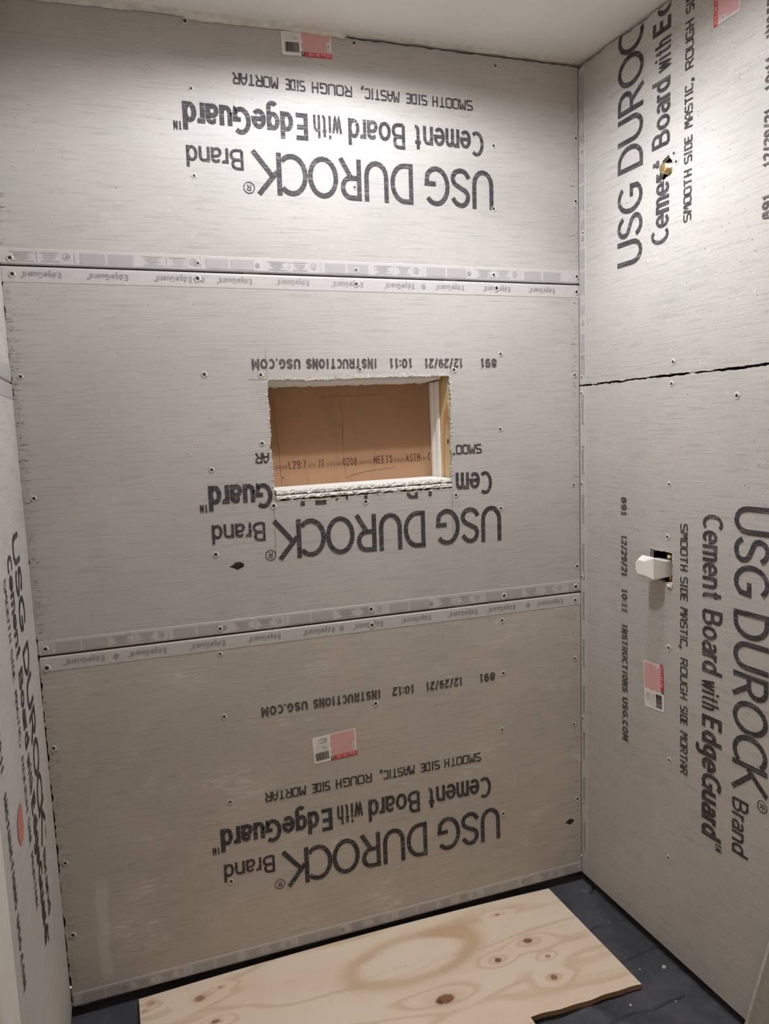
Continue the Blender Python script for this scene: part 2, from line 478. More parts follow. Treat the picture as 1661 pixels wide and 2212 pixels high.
def tech_font(e):
    t = 1 - e; d = caps_font(e)
    d.update({
        'S': [st((.62, t - .08), (.54, t), (.12, t), (.0, .84), (.02, .6), (.14, .53), (.5, .5), (.62, .40), (.62, .14), (.52, e), (.08, e), (0, .1))],
        'O': [([(.12, e), (.5, e), (.62, .16), (.62, .84), (.5, t), (.12, t), (0, .84), (0, .16)], True)],
        'M': [st((0, 0), (.06, t), (.18, t), (.34, .45), (.50, t), (.62, t), (.66, 0))],
        'T': [st((.3, 0), (.3, t)), st((0, t), (.6, t))],
        'H': [st((.08, 0), (.08, 1)), st((.56, 0), (.56, 1)), st((0, .5), (.64, .5))],
        'D': [([(.08, e), (.08, t), (.46, t), (.60, .82), (.60, .18), (.46, e)], True), st((0, t), (.1, t)), st((0, e), (.1, e))],
        'E': [st((.52, t), (.0, t), (0, e), (.54, e)), st((0, .5), (.46, .5))],
        'A': [st((0, 0), (0, .6), (.22, t), (.38, t), (.56, .6), (.56, 0)), st((0, .4), (.56, .4))],
        'C': [st((.58, .80), (.46, t), (.12, t), (0, .84), (0, .16), (.12, e), (.46, e), (.58, .2))],
        'G': [st((.60, .82), (.5, t), (.12, t), (0, .84), (0, .16), (.12, e), (.6, e), (.6, .46), (.32, .46))],
        'R': [st((0, 0), (0, t), (.46, t), (.58, .88), (.58, .62), (.46, .48), (0, .48)), st((.30, .48), (.62, 0))],
        'U': [st((0, 1), (0, .16), (.12, e), (.46, e), (.58, .16), (.58, 1))],
        ',': [st((.1, .2), (.0, -.16)), st((.24, .2), (.14, -.16))],
    })
    return d

class Ink:
    """lettering laid out in (s, t) and mapped onto a wall plane."""
    def __init__(self, plane, P0, es, et, n=.0012, keep=None):
        self.pl = plane; self.P0 = P0; self.es = es; self.et = et; self.n = n; self.keep = keep
        self.v = []; self.f = []
    def uv(self, s, t):
        return (self.P0[0] + self.es[0] * s + self.et[0] * t, self.P0[1] + self.es[1] * s + self.et[1] * t)
    def quad(self, pts):
        uv = [self.uv(*p) for p in pts]
        c = (sum(p[0] for p in uv) / len(uv), sum(p[1] for p in uv) / len(uv))
        if self.keep and not self.keep(*c): return
        b = len(self.v); n_ = self.n + (len(self.f) % 60) * 6e-6
        self.v += [self.pl(p[0], p[1], n_) for p in uv]
        self.f.append(tuple(range(b, b + len(uv))))
    def stroke(self, pts, wd, closed=False, step=.006):
        P = [np.array(p, float) for p in pts]
        Q = []
        for i in range(len(P) if closed else len(P) - 1):
            a, b = P[i], P[(i + 1) % len(P)]
            k = max(1, int(np.linalg.norm(b - a) / step))
            Q += [a + (b - a) * j / k for j in range(k)]
        if not closed: Q.append(P[-1])
        Q = [q for i, q in enumerate(Q) if i == 0 or np.linalg.norm(q - Q[i - 1]) > 2e-5]
        if closed and np.linalg.norm(Q[0] - Q[-1]) < 2e-5: Q.pop()
        n = len(Q); off = []
        if n < 2: return
        for i in range(n):
            a = Q[i - 1] if (i or closed) else None
            b = Q[(i + 1) % n] if (i < n - 1 or closed) else None
            ds = []
            if a is not None: ds.append((Q[i] - a) / (np.linalg.norm(Q[i] - a) + 1e-12))
            if b is not None: ds.append((b - Q[i]) / (np.linalg.norm(b - Q[i]) + 1e-12))
            d = sum(ds); L = np.linalg.norm(d)
            d = ds[0] if L < 1e-6 else d / L
            c = max(.5, abs(float(d @ ds[0])))
            off.append(np.array([-d[1], d[0]]) * wd / 2 / c)
        for i in range(n if closed else n - 1):
            j = (i + 1) % n
            self.quad([Q[i] + off[i], Q[j] + off[j], Q[j] - off[j], Q[i] - off[i]])
    def text(self, word, s0, s1, t0, cap, wd, font, gap=.2, wx=None):
        e = wd / 2 / cap
        G = font(e)
        glyphs = []; x = 0.0
        for ch in word:
            if ch == ' ': x += .38; continue
            g = G[ch]; mn = min(p[0] for s in g for p in s[0]); mx = max(p[0] for s in g for p in s[0])
            glyphs.append((g, x - mn)); x += mx - mn + gap + 2 * e - (.09 if ch == 'r' else 0)
        x -= gap + 2 * e
        k = (s1 - s0 - wd) / max(x, 1e-3) if x > .02 else 0
        for g, o in glyphs:
            for pts, closed in g:
                self.stroke([(s0 + wd / 2 + (p[0] + o) * k, t0 + p[1] * cap) for p in pts], wd, closed)
    def disc(self, s, t, r, n=14):
        self.quad([(s + r * math.cos(2 * math.pi * i / n), t + r * math.sin(2 * math.pi * i / n)) for i in range(n)])
    def ring(self, s, t, r, wd): self.stroke(arc(s, t, r, r, 0, 360, 18)[:-1], wd, True, step=.05)
    def rect(self, s0, s1, t0, t1, step=.02):
        k = max(1, int(abs(s1 - s0) / step)); 
        for i in range(k):
            a = s0 + (s1 - s0) * i / k; b = s0 + (s1 - s0) * (i + 1) / k
            self.quad([(a, t0), (b, t0), (b, t1), (a, t1)])
    def build(self, name, mat, parent):
        if not self.f: return None
        return child(name, self.v, self.f, mat, parent, recalc=False)
    def merge(self, o, mat):
        if self.f: merge_into(o, self.v, self.f, mat)

def print_board(parent, plane, P0, es, et, keep=None, date='10:11', with_date=True):
    """the stencilled lettering of one board: every word is a part of the board."""
    def word(draw, mat='ink'):
        k = Ink(plane, P0, es, et, keep=keep); draw(k); k.build('printed_word', M[mat], parent)
    W = .0125; cap = .104
    def letters(lst):
        def d(k):
            for ch, a, b in lst: k.text(ch, a, b, 0, cap, W, geo_font)
        return d
    word(letters((('U', 0, .065), ('S', .069, .130), ('G', .133, .207))))
    word(letters((('D', .240, .305), ('U', .3105, .378), ('R', .386, .448), ('O', .449, .530), ('C', .530, .603), ('K', .598, .676))))
    word(lambda k: k.text('Brand', .6936, .832, 0, .0505, .0068, hum_font, gap=.04))
    def reg(k): k.ring(.6825, .0905, .0135, .0022); k.text('R', .6775, .688, .083, .015, .0022, hum_font)
    word(reg)
    b = -.1015; c = .0660
    word(lambda k: k.text('Cement', .028, .2357, b, c, .0092, hum_font, gap=.045))
    word(lambda k: k.text('Board', .2595, .4175, b, c, .0092, hum_font, gap=.045))
    word(lambda k: k.text('with', .434, .510, b, c * .86, .0062, hum_font, gap=.14))
    def eg(k):
        k.text('EdgeGuard', .5245, .8355, b, c, .0112, hum_font, gap=.045)
        k.text('TM', .8385, .8585, b + c * .72, c * .30, .0034, hum_font)
    word(eg)
    for wrd, a, d in (('SMOOTH', .0587, .1804), ('SIDE', .1925, .256), ('MASTIC,', .2717, .3800), ('ROUGH', .4032, .5125), ('SIDE', .5269, .5805), ('MORTAR', .5958, .7108)):
        word(lambda k: k.text(wrd, a, d, -.1805, .0270, .0040, tech_font, gap=.05))
    if with_date:
        for wrd, a, d in (('891', .0065, .0590), ('12/29/21', .1130, .2303), (date, .2650, .3333), ('INSTRUCTIONS', .3670, .5645), ('USG.COM', .5800, .7075)):
            word(lambda k: k.text(wrd, a, d, -.4215, .0255, .0054, caps_font, gap=.10), 'ink_dot')

# ------------------------------------------------------------------ slabs with holes
def jag(pts, amp, step=.008, closed=True):
    out = []; n = len(pts)
    for i in range(n if closed else n - 1):
        a = np.array(pts[i]); b = np.array(pts[(i + 1) % n]); L = np.linalg.norm(b - a)
        k = max(1, int(L / step)); d = (b - a) / L; nn = np.array([-d[1], d[0]])
        ph = 0.0
        for j in range(k):
            ph = .6 * ph + rng.normal(0, amp)
            out.append(tuple(a + (b - a) * j / k + nn * (ph if j else ph * .3)))
    if not closed: out.append(tuple(pts[-1]))
    return out

def slab(plane, outer, holes, thick, n0=0.0):
    """front face at height n0, back face at n0-thick, with holes."""
    loops = [outer] + holes
    flat = [p for l in loops for p in l]
    tris = tessellate_polygon([[Vector((p[0], p[1], 0)) for p in l] for l in loops])
    nv = len(flat)
    v = [plane(p[0], p[1], n0) for p in flat] + [plane(p[0], p[1], n0 - thick) for p in flat]
    f = [tuple(t) for t in tris] + [tuple(i + nv for i in t[::-1]) for t in tris]
    fm = [0] * (2 * len(tris)); b = 0
    for l in loops:
        for i in range(len(l)):
            j = (i + 1) % len(l)
            f.append((b + i, b + j, b + j + nv, b + i + nv)); fm.append(1)
        b += len(l)
    return v, f, fm

def board(name, plane, outer, holes, mat, label, loc):
    v, f, fm = slab(plane, outer, holes, BT)
    o = mesh_obj(name, v, f, None, loc=loc, mats=[mat, M['core']], fmat=fm)
    tag(o, label, 'cement board', 'cement boards lining the shower walls')
    return o

def crumble(parent, plane, loop, wmin=.002, wmax=.008, n=.0016, sides=None):
    """broken pale rim round a cut: irregular chips along the loop."""
    c = np.mean(np.array(loop), axis=0); mb = MB()
    L = len(loop)
    for i in range(L):
        a = np.array(loop[i]); b = np.array(loop[(i + 1) % L])
        if sides and not sides(a): continue
        d = b - a; ln = np.linalg.norm(d)
        if ln < 1e-6: continue
        d /= ln; o = np.array([-d[1], d[0]])
        if o @ (a - c) < 0: o = -o
        for k in range(2):
            if rng.random() < .25: continue
            t0 = rng.random() * .6; t1 = t0 + .3 + rng.random() * .6
            w_ = wmin + rng.random() ** 2 * (wmax - wmin)
            p = [a + d * ln * t0 - o * .0006, a + d * ln * t1 - o * .0006, a + d * ln * (t1 - .1) + o * w_, a + d * ln * (t0 + .15) + o * w_ * (.4 + .6 * rng.random())]
            h = n * (.5 + rng.random())
            top = (sum(p) / 4)
            vs = [plane(q[0], q[1], .0002) for q in p] + [plane(top[0], top[1], h)]
            mb.add(vs, [(0, 1, 4), (1, 2, 4), (2, 3, 4), (3, 0, 4)])
    return mb.build('broken_rim', M['crumb'], parent)

# screws: one mesh shared by all screws of a wall, each a child of its board
def screw_mesh(plane_kind):
    mb = MB(); n = 12
    ax = {'back': ((1, 0, 0), (0, 0, 1), (0, -1, 0)), 'right': ((0, 1, 0), (0, 0, 1), (-1, 0, 0))}[plane_kind]
    U, V, NN = [Vector(a) for a in ax]
    def ring(r, h, jit=0.0): return [U * (r * math.cos(2 * math.pi * i / n) * (1 + jit * random.uniform(-1, 1))) + V * (r * math.sin(2 * math.pi * i / n) * (1 + jit * random.uniform(-1, 1))) + NN * h for i in range(n)]
    mb.loft([ring(.0084, .0002, .35), ring(.0060, .0018, .15), ring(.0040, .0010)], 0, False, False)
    mb.loft([ring(.0041, .0011), ring(.0034, .0013), ring(.0016, .0009)], 1, False, False)
    mb.loft([ring(.0017, .00095), ring(.0014, .0004)], 2, False, True)
    o = mb.build('screw', None, mats=[M['crumb'], M['screw'], M['screw_hole']])
    me = o.data; bpy.data.objects.remove(o); return me
SCREW = {'back': screw_mesh('back'), 'right': screw_mesh('right')}

def screws(parent, kind, plane, pts, scale=1.0):
    base = total_loc(parent)
    for (u, v) in pts:
        o = bpy.data.objects.new('screw', SCREW[kind]); COL.objects.link(o)
        o.parent = parent; o.location = Vector(plane(u, v, .0003)) - base
        k = scale * random.uniform(.85, 1.1); o.scale = (k, k, k)

# reinforced edge strips: profile flat then rolling over the board's edge
def edge_strip(parent, plane, a, b, inward, mat='strip', width=.037, roll=.0045, seg=30):
    a = np.array(a); b = np.array(b); inw = np.array(inward)
    prof = [(width, .0001), (width - .001, .0009), (roll + .001, .0010), (roll * .55, .0004), (roll * .2, -.0012), (0, -.0036), (0, -.010)]
    v = []; f = []
    for i in range(seg + 1):
        p = a + (b - a) * i / seg
        for d, h in prof:
            q = p + inw * d; v.append(plane(q[0], q[1], h))
    m = len(prof)
    for i in range(seg):
        for j in range(m - 1):
            f.append((i * m + j, i * m + j + 1, (i + 1) * m + j + 1, (i + 1) * m + j))
    return child('edge_strip', v, f, M[mat], parent, smooth=False)

def strip_words(strip, plane, P0, es, et, words, dots, cap=.0135, keep=None):
    k = Ink(plane, P0, es, et, n=.0016, keep=keep)
    for s0, s1 in words:
        L = s1 - s0
        k.text('EdgeGuard', s0, s0 + L * .93, .010, cap, .0022, hum_font, gap=.10)
        k.text('TM', s0 + L * .945, s1, .010 + cap * .75, cap * .32, .0010, hum_font)
    for s in dots: k.disc(s, .016, .0066)
    k.merge(strip, M['ink_strip'])

def strip_blocks(strip, plane, P0, es, et, circles, dots, smax, width=.037):
    """small grey blocks of print between the ring marks."""
    k = Ink(plane, P0, es, et, n=.0014)
    q = Ink(plane, P0, es, et, n=.0016)
    per = circles[1] - circles[0] if len(circles) > 1 else .29
    for c in circles + [circles[-1] + per]:
        for (a, b, h0, h1) in ((-.150, -.092, .006, .030), (-.086, -.030, .006, .030)):
            s0, s1 = max(.004, c + a), min(smax, c + b)
            if s1 - s0 > .01: k.rect(s0, s1, h0, h1)
        for (a, b, rows) in ((.016, .058, ((.0, 1), (.15, .85), (.2, .8), (.25, .7), (.0, .95))), (.070, .124, ((0, .95), (.2, .8), (.25, .85), (.15, .75), (.3, .7), (0, .9)))):
            for r, (x0, x1) in enumerate(rows):
                s0 = c + a + (b - a) * x0; s1 = c + a + (b - a) * x1
                if s0 < .004 or s1 > smax: continue
                t = .030 - r * (.024 / len(rows)); k.rect(s0, s1, t - .0028, t)
        for x in (-.018, .064):
            if .004 < c + x < smax: q.rect(c + x, c + x + .0008, .005, .032)
        if .01 < c < smax - .01:
            q.ring(c, .020, .0078, .0011); q.text('UL', c - .0045, c + .0045, .0165, .007, .0011, caps_font)
    for s in dots: q.disc(s, .018, .0062)
    k.merge(strip, M['ink_block'])
    q.merge(strip, M['ink_strip'])

def ink_line(parent, plane, pts, wd, mat, name='pencil_line', n=.0007):
    k = Ink(plane, (0, 0), (1, 0), (0, 1), n=n)
    k.stroke(pts, wd, step=.03); k.merge(parent, M[mat])

def label_sticker(parent, plane, P0, ea, eb, W, H, clip=None):
    """printed paper label: P0 = reading top-left, ea along the reading direction, eb downwards."""
    ea = np.array(ea) / np.linalg.norm(ea); eb = np.array(eb) / np.linalg.norm(eb)
    up = tuple(-eb); hmax = min(H, clip) if clip else H
    def area(nm, par, mat, n, rects):
        k = Ink(plane, P0, tuple(ea), up, n=n)
        for a0, a1, b0, b1 in rects:
            b1 = min(b1, hmax - .0004)
            if b1 > b0: k.rect(a0, a1, -b0, -b1, step=1)
        return k.merge(par, M[mat]) if nm in ('fine_print', 'icon_panel', 'letter_tile') else k.build(nm, M[mat], par)
    r = .004; k = Ink(plane, P0, tuple(ea), up, n=.0009)
    pts = [(.001, -.0), (W - r, 0), (W, -r), (W, -hmax + (0 if clip else r)), (W - (0 if clip else r), -hmax), (.002, -hmax), (0, -hmax + .002)]
    k.quad(pts); s = k.build('paper_label', M['white_paper'], parent)
    px = W * .615
    area('pink_panel', s, 'pink', .0012, [(.004, px - .0035, H * .16, H * .965), (px - .0035, px - .001, H * .24, H * .40), (px - .0035, px - .001, H * .52, H * .7)])
    area('red_band', s, 'red', .0013, [(-.0005, W * .545, -.0008, H * .145)])
    area('letter_tile', s, 'black', .0013, [(W * .55, W * .615, 0, H * .145)])
    area('icon_panel', s, 'white_paper', .00135, [(.0045, .0125, H * .19, H * .50)])
    k = Ink(plane, P0, tuple(ea), up, n=.0016)
    wd = .0010
    for wrd, a, b in (('1/2', .02, .105), ('in', .125, .175), ('x', .195, .225), ('3', .245, .275), ('ft', .285, .325), ('x', .345, .375), ('5', .395, .425), ('ft', .435, .475)):
        k.text(wrd, W * a, W * b, -H * .122, H * .098, wd, caps_font, gap=.12)
    k.text('A', W * .565, W * .60, -H * .125, H * .10, .0014, caps_font)
    k.merge(s, M['white_paper'])
    k = Ink(plane, P0, tuple(ea), up, n=.0016)
    for t in (.25, .45): k.ring(.0085, -H * t, .0026, .0006)
    k.quad([(.0072, -H * .32), (.0098, -H * .32), (.0098, -H * .38), (.0072, -H * .38)])
    k.merge(s, M['black']); k = Ink(plane, P0, tuple(ea), up, n=.0016)
    x0 = W * .66; x1 = W * .955; x = x0
    while x < x1 - .001:
        wdt = random.choice((.0005, .0008, .0012, .0018)); k.rect(x, min(x + wdt, x1), -H * .10, -H * .40, step=1); x += wdt + random.choice((.0004, .0006, .001))
    k.build('barcode', M['black'], s)
    rects = []
    for r_ in range(5):
        rects.append((W * (.66 + .02 * (r_ % 2)), W * (.90 - .07 * (r_ % 3)), H * (.72 + r_ * .04), H * (.735 + r_ * .04 + .012)))
    for a0, a1, b0, b1 in ((.655, .955, .455, .463), (.655, .955, .645, .653), (.655, .660, .455, .65), (.950, .955, .455, .65), (.68, .78, .49, .515), (.80, .93, .50, .512), (.68, .78, .54, .57), (.82, .93, .56, .572), (.72, .90, .60, .612)):
        rects.append((W * a0, W * a1, H * b0, H * b1))
    area('fine_print', s, 'label_grey', .0013, rects)
    return s

# ================================================================== SETTING
# ceiling: a slab with the visible underside, tilted as the real one
CX0, CX1, CY0, CY1 = -1.75, .13, -2.9, .14
LX = [(MAIN_LAMP[0], MAIN_LAMP[1]), (SIDE_LAMP[0], SIDE_LAMP[1])]
mb = MB()
mb.add([(x, y, ceil_z(x, y) + dz) for dz in (0, .03) for x, y in ((CX0, CY0), (CX1, CY0), (CX1, CY1), (CX0, CY1))],
       [(0, 1, 2, 3), (4, 5, 6, 7), (0, 1, 5, 4), (1, 2, 6, 5), (2, 3, 7, 6), (3, 0, 4, 7)])
ceiling = structure(mb.build('ceiling', M['ceil']))

# floor (subfloor under the liner and on into the bathroom)
mb = MB(); mb.box((CX0, CY0, -.07), (CX1, CY1, FLOOR - .012))
structure(mb.build('floor', M['sub']))

# back of the neighbouring room's drywall seen through the niche
mb = MB(); mb.box((-1.66, .131, FLOOR), (.13, .144, 2.46))
wall_back = structure(mb.build('wall_back', M['paper']))
k = Ink(lambda u, v, n=0: (u, .131 - n, v), (0, 0), (1, 0), (0, 1), n=.0006)
for wrd, a, b in (('L29:7', -.858, -.808), ('JT', -.774, -.754), ('0208', -.700, -.657), ('MEETS', -.6065, -.548), ('ASTM', -.506, -.460), ('C', -.4355, -.4265)):
    k.text(wrd, a, b, 1.3405, .0225, .0028, caps_font, gap=.25)
for a, b in ((-.895, -.862), (-.800, -.780), (-.747, -.704), (-.650, -.611), (-.542, -.510), (-.456, -.440)):
    x = a
    while x < b:
        h = random.uniform(.008, .012); k.quad([(x, 1.3425), (x + .0014, 1.3425), (x + .0016, 1.3425 + h), (x + .0002, 1.3425 + h)]); x += .0044
k.merge(wall_back, ink_material('paper_stamp_ink', (.075, .035, .03), (.40, .24, .15), .5))
k = Ink(lambda u, v, n=0: (u, .131 - n, v), (0, 0), (1, 0), (0, 1), n=.0005)
k.stroke(spline([(-.893, 1.54), (-.888, 1.46), (-.884, 1.40), (-.880, 1.30), (-.878, 1.29)]), .0011)
k.stroke(spline([(-.700, 1.53), (-.694, 1.48), (-.697, 1.40), (-.692, 1.31), (-.675, 1.312), (-.62, 1.321), (-.54, 1.326)]), .0009)
k.stroke(spline([(-.76, 1.535), (-.72, 1.54), (-.66, 1.538), (-.56, 1.542)]), .0009)
k.stroke(arc(-.703, 1.475, .014, .02, 200, 290, 8), .001)
for (u, v) in ((-.706, 1.485), (-.638, 1.471), (-.82, 1.49), (-.76, 1.425), (-.655, 1.405), (-.735, 1.338), (-.876, 1.318), (-.575, 1.33), (-.868, 1.296), (-.835, 1.46)):
    k.disc(u, v, random.choice((.0012, .0018, .0026)), 8)
k.merge(wall_back, plain('paper_scuff', (.12, .06, .03), .8))

mb = MB()
mb.box((.105, -.95, FLOOR), (.125, .131, 2.44)); mb.box((.014, CY0, FLOOR), (.125, -.95, 2.36))
structure(mb.build('wall_right', M['dark'], mats=[M['dark']]))
# left wall: framing behind the board, its end face covered in green paper board
mb = MB()
mb.box((-1.66, -.905, FLOOR), (-WL - .0195, .131, 2.44), 0)
mb.box((-1.70, -.915, FLOOR), (-WL - .006, -.905, 2.42), 1)
structure(mb.build('wall_left', M['dark'], mats=[M['dark'], M['green']]))
# pale corner trim at the free end of the left wall
mb = MB()
ys = [-.772, -.790, -.86, -.892, -.903, -.909]; xs = [.0004, .0012, .0015, .0012, -.002, -.008]
mb.loft([[left(y, z, x) for y, x in zip(ys, xs)] + [left(-.909, z, -.018), left(-.772, z, -.018)] for z in (FLOOR + .005, 1.2, 2.40)], 0)
structure(mb.build('trim_1', plain('pale_corner_trim', (.80, .77, .70), .7, noise=.04, nscale=30)))

# ceiling edge: torn paper and joint compound where ceiling sheet meets the boards
def ceiling_edge():
    v = []; f = []; n = 220; prev = 0
    rows = 5
    for i in range(n + 1):
        x = -WL + .002 + (WL - .004) * i / n
        low = .0105 + .0016 * math.sin(i * .11) + .0008 * math.sin(i * .61 + 1) + random.uniform(-.0008, .0008)
        if .22 < i / n < .30: low *= .55
        if i / n > .56: low = .0040 + .0012 * math.sin(i * .4) + random.uniform(-.0005, .0005)
        z = ceil_z(x, 0)
        for (dy, dz) in ((-.030, .0004), (-.022, -.0020), (-.012, -.0045), (-.006, -low * .8), (-.0022, -low)):
            v.append((x, dy, ceil_z(x, dy) + dz + .0006))
    for i in range(n):
        for j in range(rows - 1):
            f.append((i * rows + j, i * rows + j + 1, (i + 1) * rows + j + 1, (i + 1) * rows + j))
    return child('joint_compound', v, f, M['compound'], ceiling)
ceiling_edge()

# ================================================================== CEMENT BOARDS
NICHE = [(-.9281, 1.5795), (-.4140, 1.5800), (-.4175, 1.2640), (-.9287, 1.2660)]
niche_loop = jag(NICHE[::-1], .0011, .006)
def in_niche(u, v): return -.931 < u < -.4125 and 1.2615 < v < 1.5825

g = .0018
xl = -WL + .0035
def xr_at(z): return right(0, z)[0] - .0012

# --- top board
top_edge = [(xr_at(2.44), ceil_z(0, 0) - .010)] + [(x, ceil_z(x, 0) - (.0085 if x > -.66 else .004) + random.uniform(-.002, .002)) for x in np.linspace(.005, -1.51, 90)] + [(xl, ceil_z(xl, 0) - .006)]
left_jag = jag([(xl, 2.445), (xl, seam_top(xl) + .006)], .0016, .006, closed=False)
outer = top_edge + left_jag[1:] + [(xr_at(1.84), seam_top(0) + g + .004)]
b_top = board('cement_board', back, outer, [], M['board_back'], 'topmost cement board on the back wall, label at its upper edge', (-.77, 0, seam_top(-.77)))
s = edge_strip(b_top, back, (xl, seam_top(xl) + g), (xr_at(1.84), seam_top(0) + g), (0, 1))
DS = (-1, .01507)
strip_blocks(s, back, (0, seam_top(0) + g), DS, (0, 1), [.2006, .5026, .7893, 1.0951, 1.3868], [.3443, .9359], 1.52)
print_board(b_top, back, (-.2605, 2.1383), (-1, .0158), (-.0158, -1), with_date=False)
screws(b_top, 'back', back, [(-1.074, 2.4362), (-1.0711, 2.2831), (-.2438, 2.4172), (-.2562, 2.2065), (.0085, 2.2452), (.0044, 2.0705), (-.2616, 2.0381), (-1.0783, 2.0795), (-.6489, 2.4321), (-.6664, 2.074), (-.6552, 2.2399)])
screws(b_top, 'back', lambda u, v, n=0: back(u, v, n + .0009), [(-1.5084, 1.874), (-1.0845, 1.8712), (-.6736, 1.8626), (-.2674, 1.8579), (.0040, 1.8575)])
label_sticker(b_top, back, (-.7107, 2.3875), (-1, -.026), (-.01, 1), .129, .079, clip=.056)

# --- middle board with the niche cut in it
top = [(xr_at(1.83), seam_top(0) - g - .004), (xl, seam_top(xl) - g - .004)]
lj = jag([(xl, seam_top(xl) - g - .004), (xl - .004, seam_low(xl) + g + .004)], .0018, .006, closed=False)
outer = [top[0]] + lj + [(xr_at(.91), seam_low(0) + g + .004)]
b_mid = board('cement_board', back, outer, [niche_loop], M['board_back'], 'middle cement board of the back wall, rectangular niche cut through it', (-.77, 0, seam_low(-.77)))
s = edge_strip(b_mid, back, (xl, seam_top(xl) - g), (xr_at(1.83), seam_top(0) - g), (0, -1))
ws = [(-1.4896, -1.4018), (-1.3455, -1.252), (-1.1916, -1.102), (-1.0407, -.9524), (-.8916, -.8037), (-.7438, -.6568), (-.5966, -.5097), (-.4481, -.3613), (-.3027, -.2165), (-.1568, -.0715)]
# lettering reads upside-down: s runs to the left from the right-hand end
strip_words(s, back, (0, seam_top(0) - g - .002), (-1, .01507), (0, -1), [(-b, -a) for a, b in ws] + [(.005, .03)][:0], [1.0761, .4824])
s = edge_strip(b_mid, back, (xl, seam_low(xl) + g), (xr_at(.92), seam_low(0) + g), (0, 1))
strip_blocks(s, back, (0, seam_low(0) + g), (-1, .00953), (0, 1), [.0742, .3527, .6535, .9384, 1.2426], [.4966, 1.0825], 1.52)
print_board(b_mid, back, (-.265, 1.2045), (-1, .0145), (-.0145, -1), keep=lambda u, v: not in_niche(u, v))
crumble(b_mid, back, niche_loop, .0015, .0085)
crumble(b_mid, back, niche_loop, .004, .013, n=.0020, sides=lambda a: a[1] > 1.577)
screws(b_mid, 'back', back, [(-1.5109, 1.6036), (-1.0881, 1.5993), (-1.0867, 1.3587), (-1.5081, 1.3165), (-.2524, 1.6379), (-.4003, 1.5966), (-.6767, 1.6035), (-.9453, 1.5949), (-.2605, 1.4247), (-.953, 1.4191), (-.6779, 1.2453), (-.933, 1.2537), (-.4070, 1.2441), (-.2647, 1.1946), (-1.0916, 1.1394), (-.0083, 1.5735), (-.0178, 1.2468), (-.0105, .9961)])
up = lambda u, v, n=0: back(u, v, n + .0009)
screws(b_mid, 'back', up, [(-1.5069, 1.8378), (-1.0883, 1.8343), (-.6755, 1.8267), (-.2599, 1.8211), (.0025, 1.8138), (-1.5155, .9477), (-1.0946, .9431), (-.6782, .9438), (-.2636, .9334), (-.0173, .9335)], 1.15)
for pts in ([(-.9323, 1.250), (-.9335, 1.19), (-.9347, 1.1276)], [(-.9291, 1.6593), (-.9294, 1.585)], [(-.4084, 1.6082), (-.4105, 1.585)], [(-.4183, 1.2600), (-.4195, 1.2041), (-.4209, 1.0971)], [(-.9771, 1.5839), (-.931, 1.5827)]):
    ink_line(b_mid, back, pts, .0009, 'pencil')
def blot(parent, u, v, a, b):
    pts = [(u - a * 1.05, v - b * .1), (u - a * .55, v + b * .35), (u - a * .15, v + b), (u + a * .5, v + b * .95), (u + a * .95, v + b * .35), (u + a * .9, v - b * .4), (u + a * .35, v - b * .85), (u, v - b * 1.15), (u - a * .4, v - b * .55)]
    vs = [back(p[0], p[1], .0006) for p in pts] + [back(u, v, .0022)]
    child('black_smear', vs, [(i, (i + 1) % 9, 9) for i in range(9)], M['tar_and_fold_shade'], parent)
blot(b_mid, -1.039, 1.1047, .0195, .0095)

# --- bottom board
lj = jag([(xl - .002, seam_low(xl) - g - .004), (xl - .005, .004)], .0016, .006, closed=False)
outer = [(xr_at(.91), seam_low(0) - g - .004)] + lj + [(xr_at(0), .004)]
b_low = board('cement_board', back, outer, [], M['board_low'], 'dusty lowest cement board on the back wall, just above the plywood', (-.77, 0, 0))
s = edge_strip(b_low, back, (xl, seam_low(xl) - g), (xr_at(.91), seam_low(0) - g), (0, -1))
ws = [(-1.4766, -1.3823), (-1.3262, -1.2323), (-1.1732, -1.084), (-1.0244, -.9361), (-.875, -.786), (-.7316, -.6458), (-.5889, -.4994), (-.4458, -.3525), (-.3193, -.2071 - .02), (-.1551, -.0636)]
strip_words(s, back, (0, seam_low(0) - g - .002), (-1, .00953), (0, -1), [(-b, -a) for a, b in ws], [1.3548, .765, .1837])
s = edge_strip(b_low, back, (xl, 0), (xr_at(0), 0), (0, 1))
strip_blocks(s, back, (0, 0), (-1, 0), (0, 1), [.11, .39, .6685, .9697, 1.2609], [.2254, .8116, 1.4057], 1.52)
print_board(b_low, back, (-.298, .2845), (-1, .0105), (-.0105, -1), date='10:12')
screws(b_low, 'back', back, [(-1.099, .8752), (-.2719, .8600), (-1.5195, .695), (-1.1003, .7047), (-1.1007, .4668), (-1.519, .3922), (-.2724, .698), (-.6781, .671), (-.2824, .5235), (-.2859, .2571), (-1.1136, .2421), (-1.5180, .1962), (-.025, .7078), (-.0324, .4971), (-.0236, .2497)])
screws(b_low, 'back', up, [(-1.5168, .9000), (-.6775, .8985), (-.0198, .8917)], 1.15)
blot(b_low, -.0538, .1789, .0165, .0085)
label_sticker(b_low, back, (-.7388, .5337), (-1, -.0595), (-.035, 1), .1255, .0765)
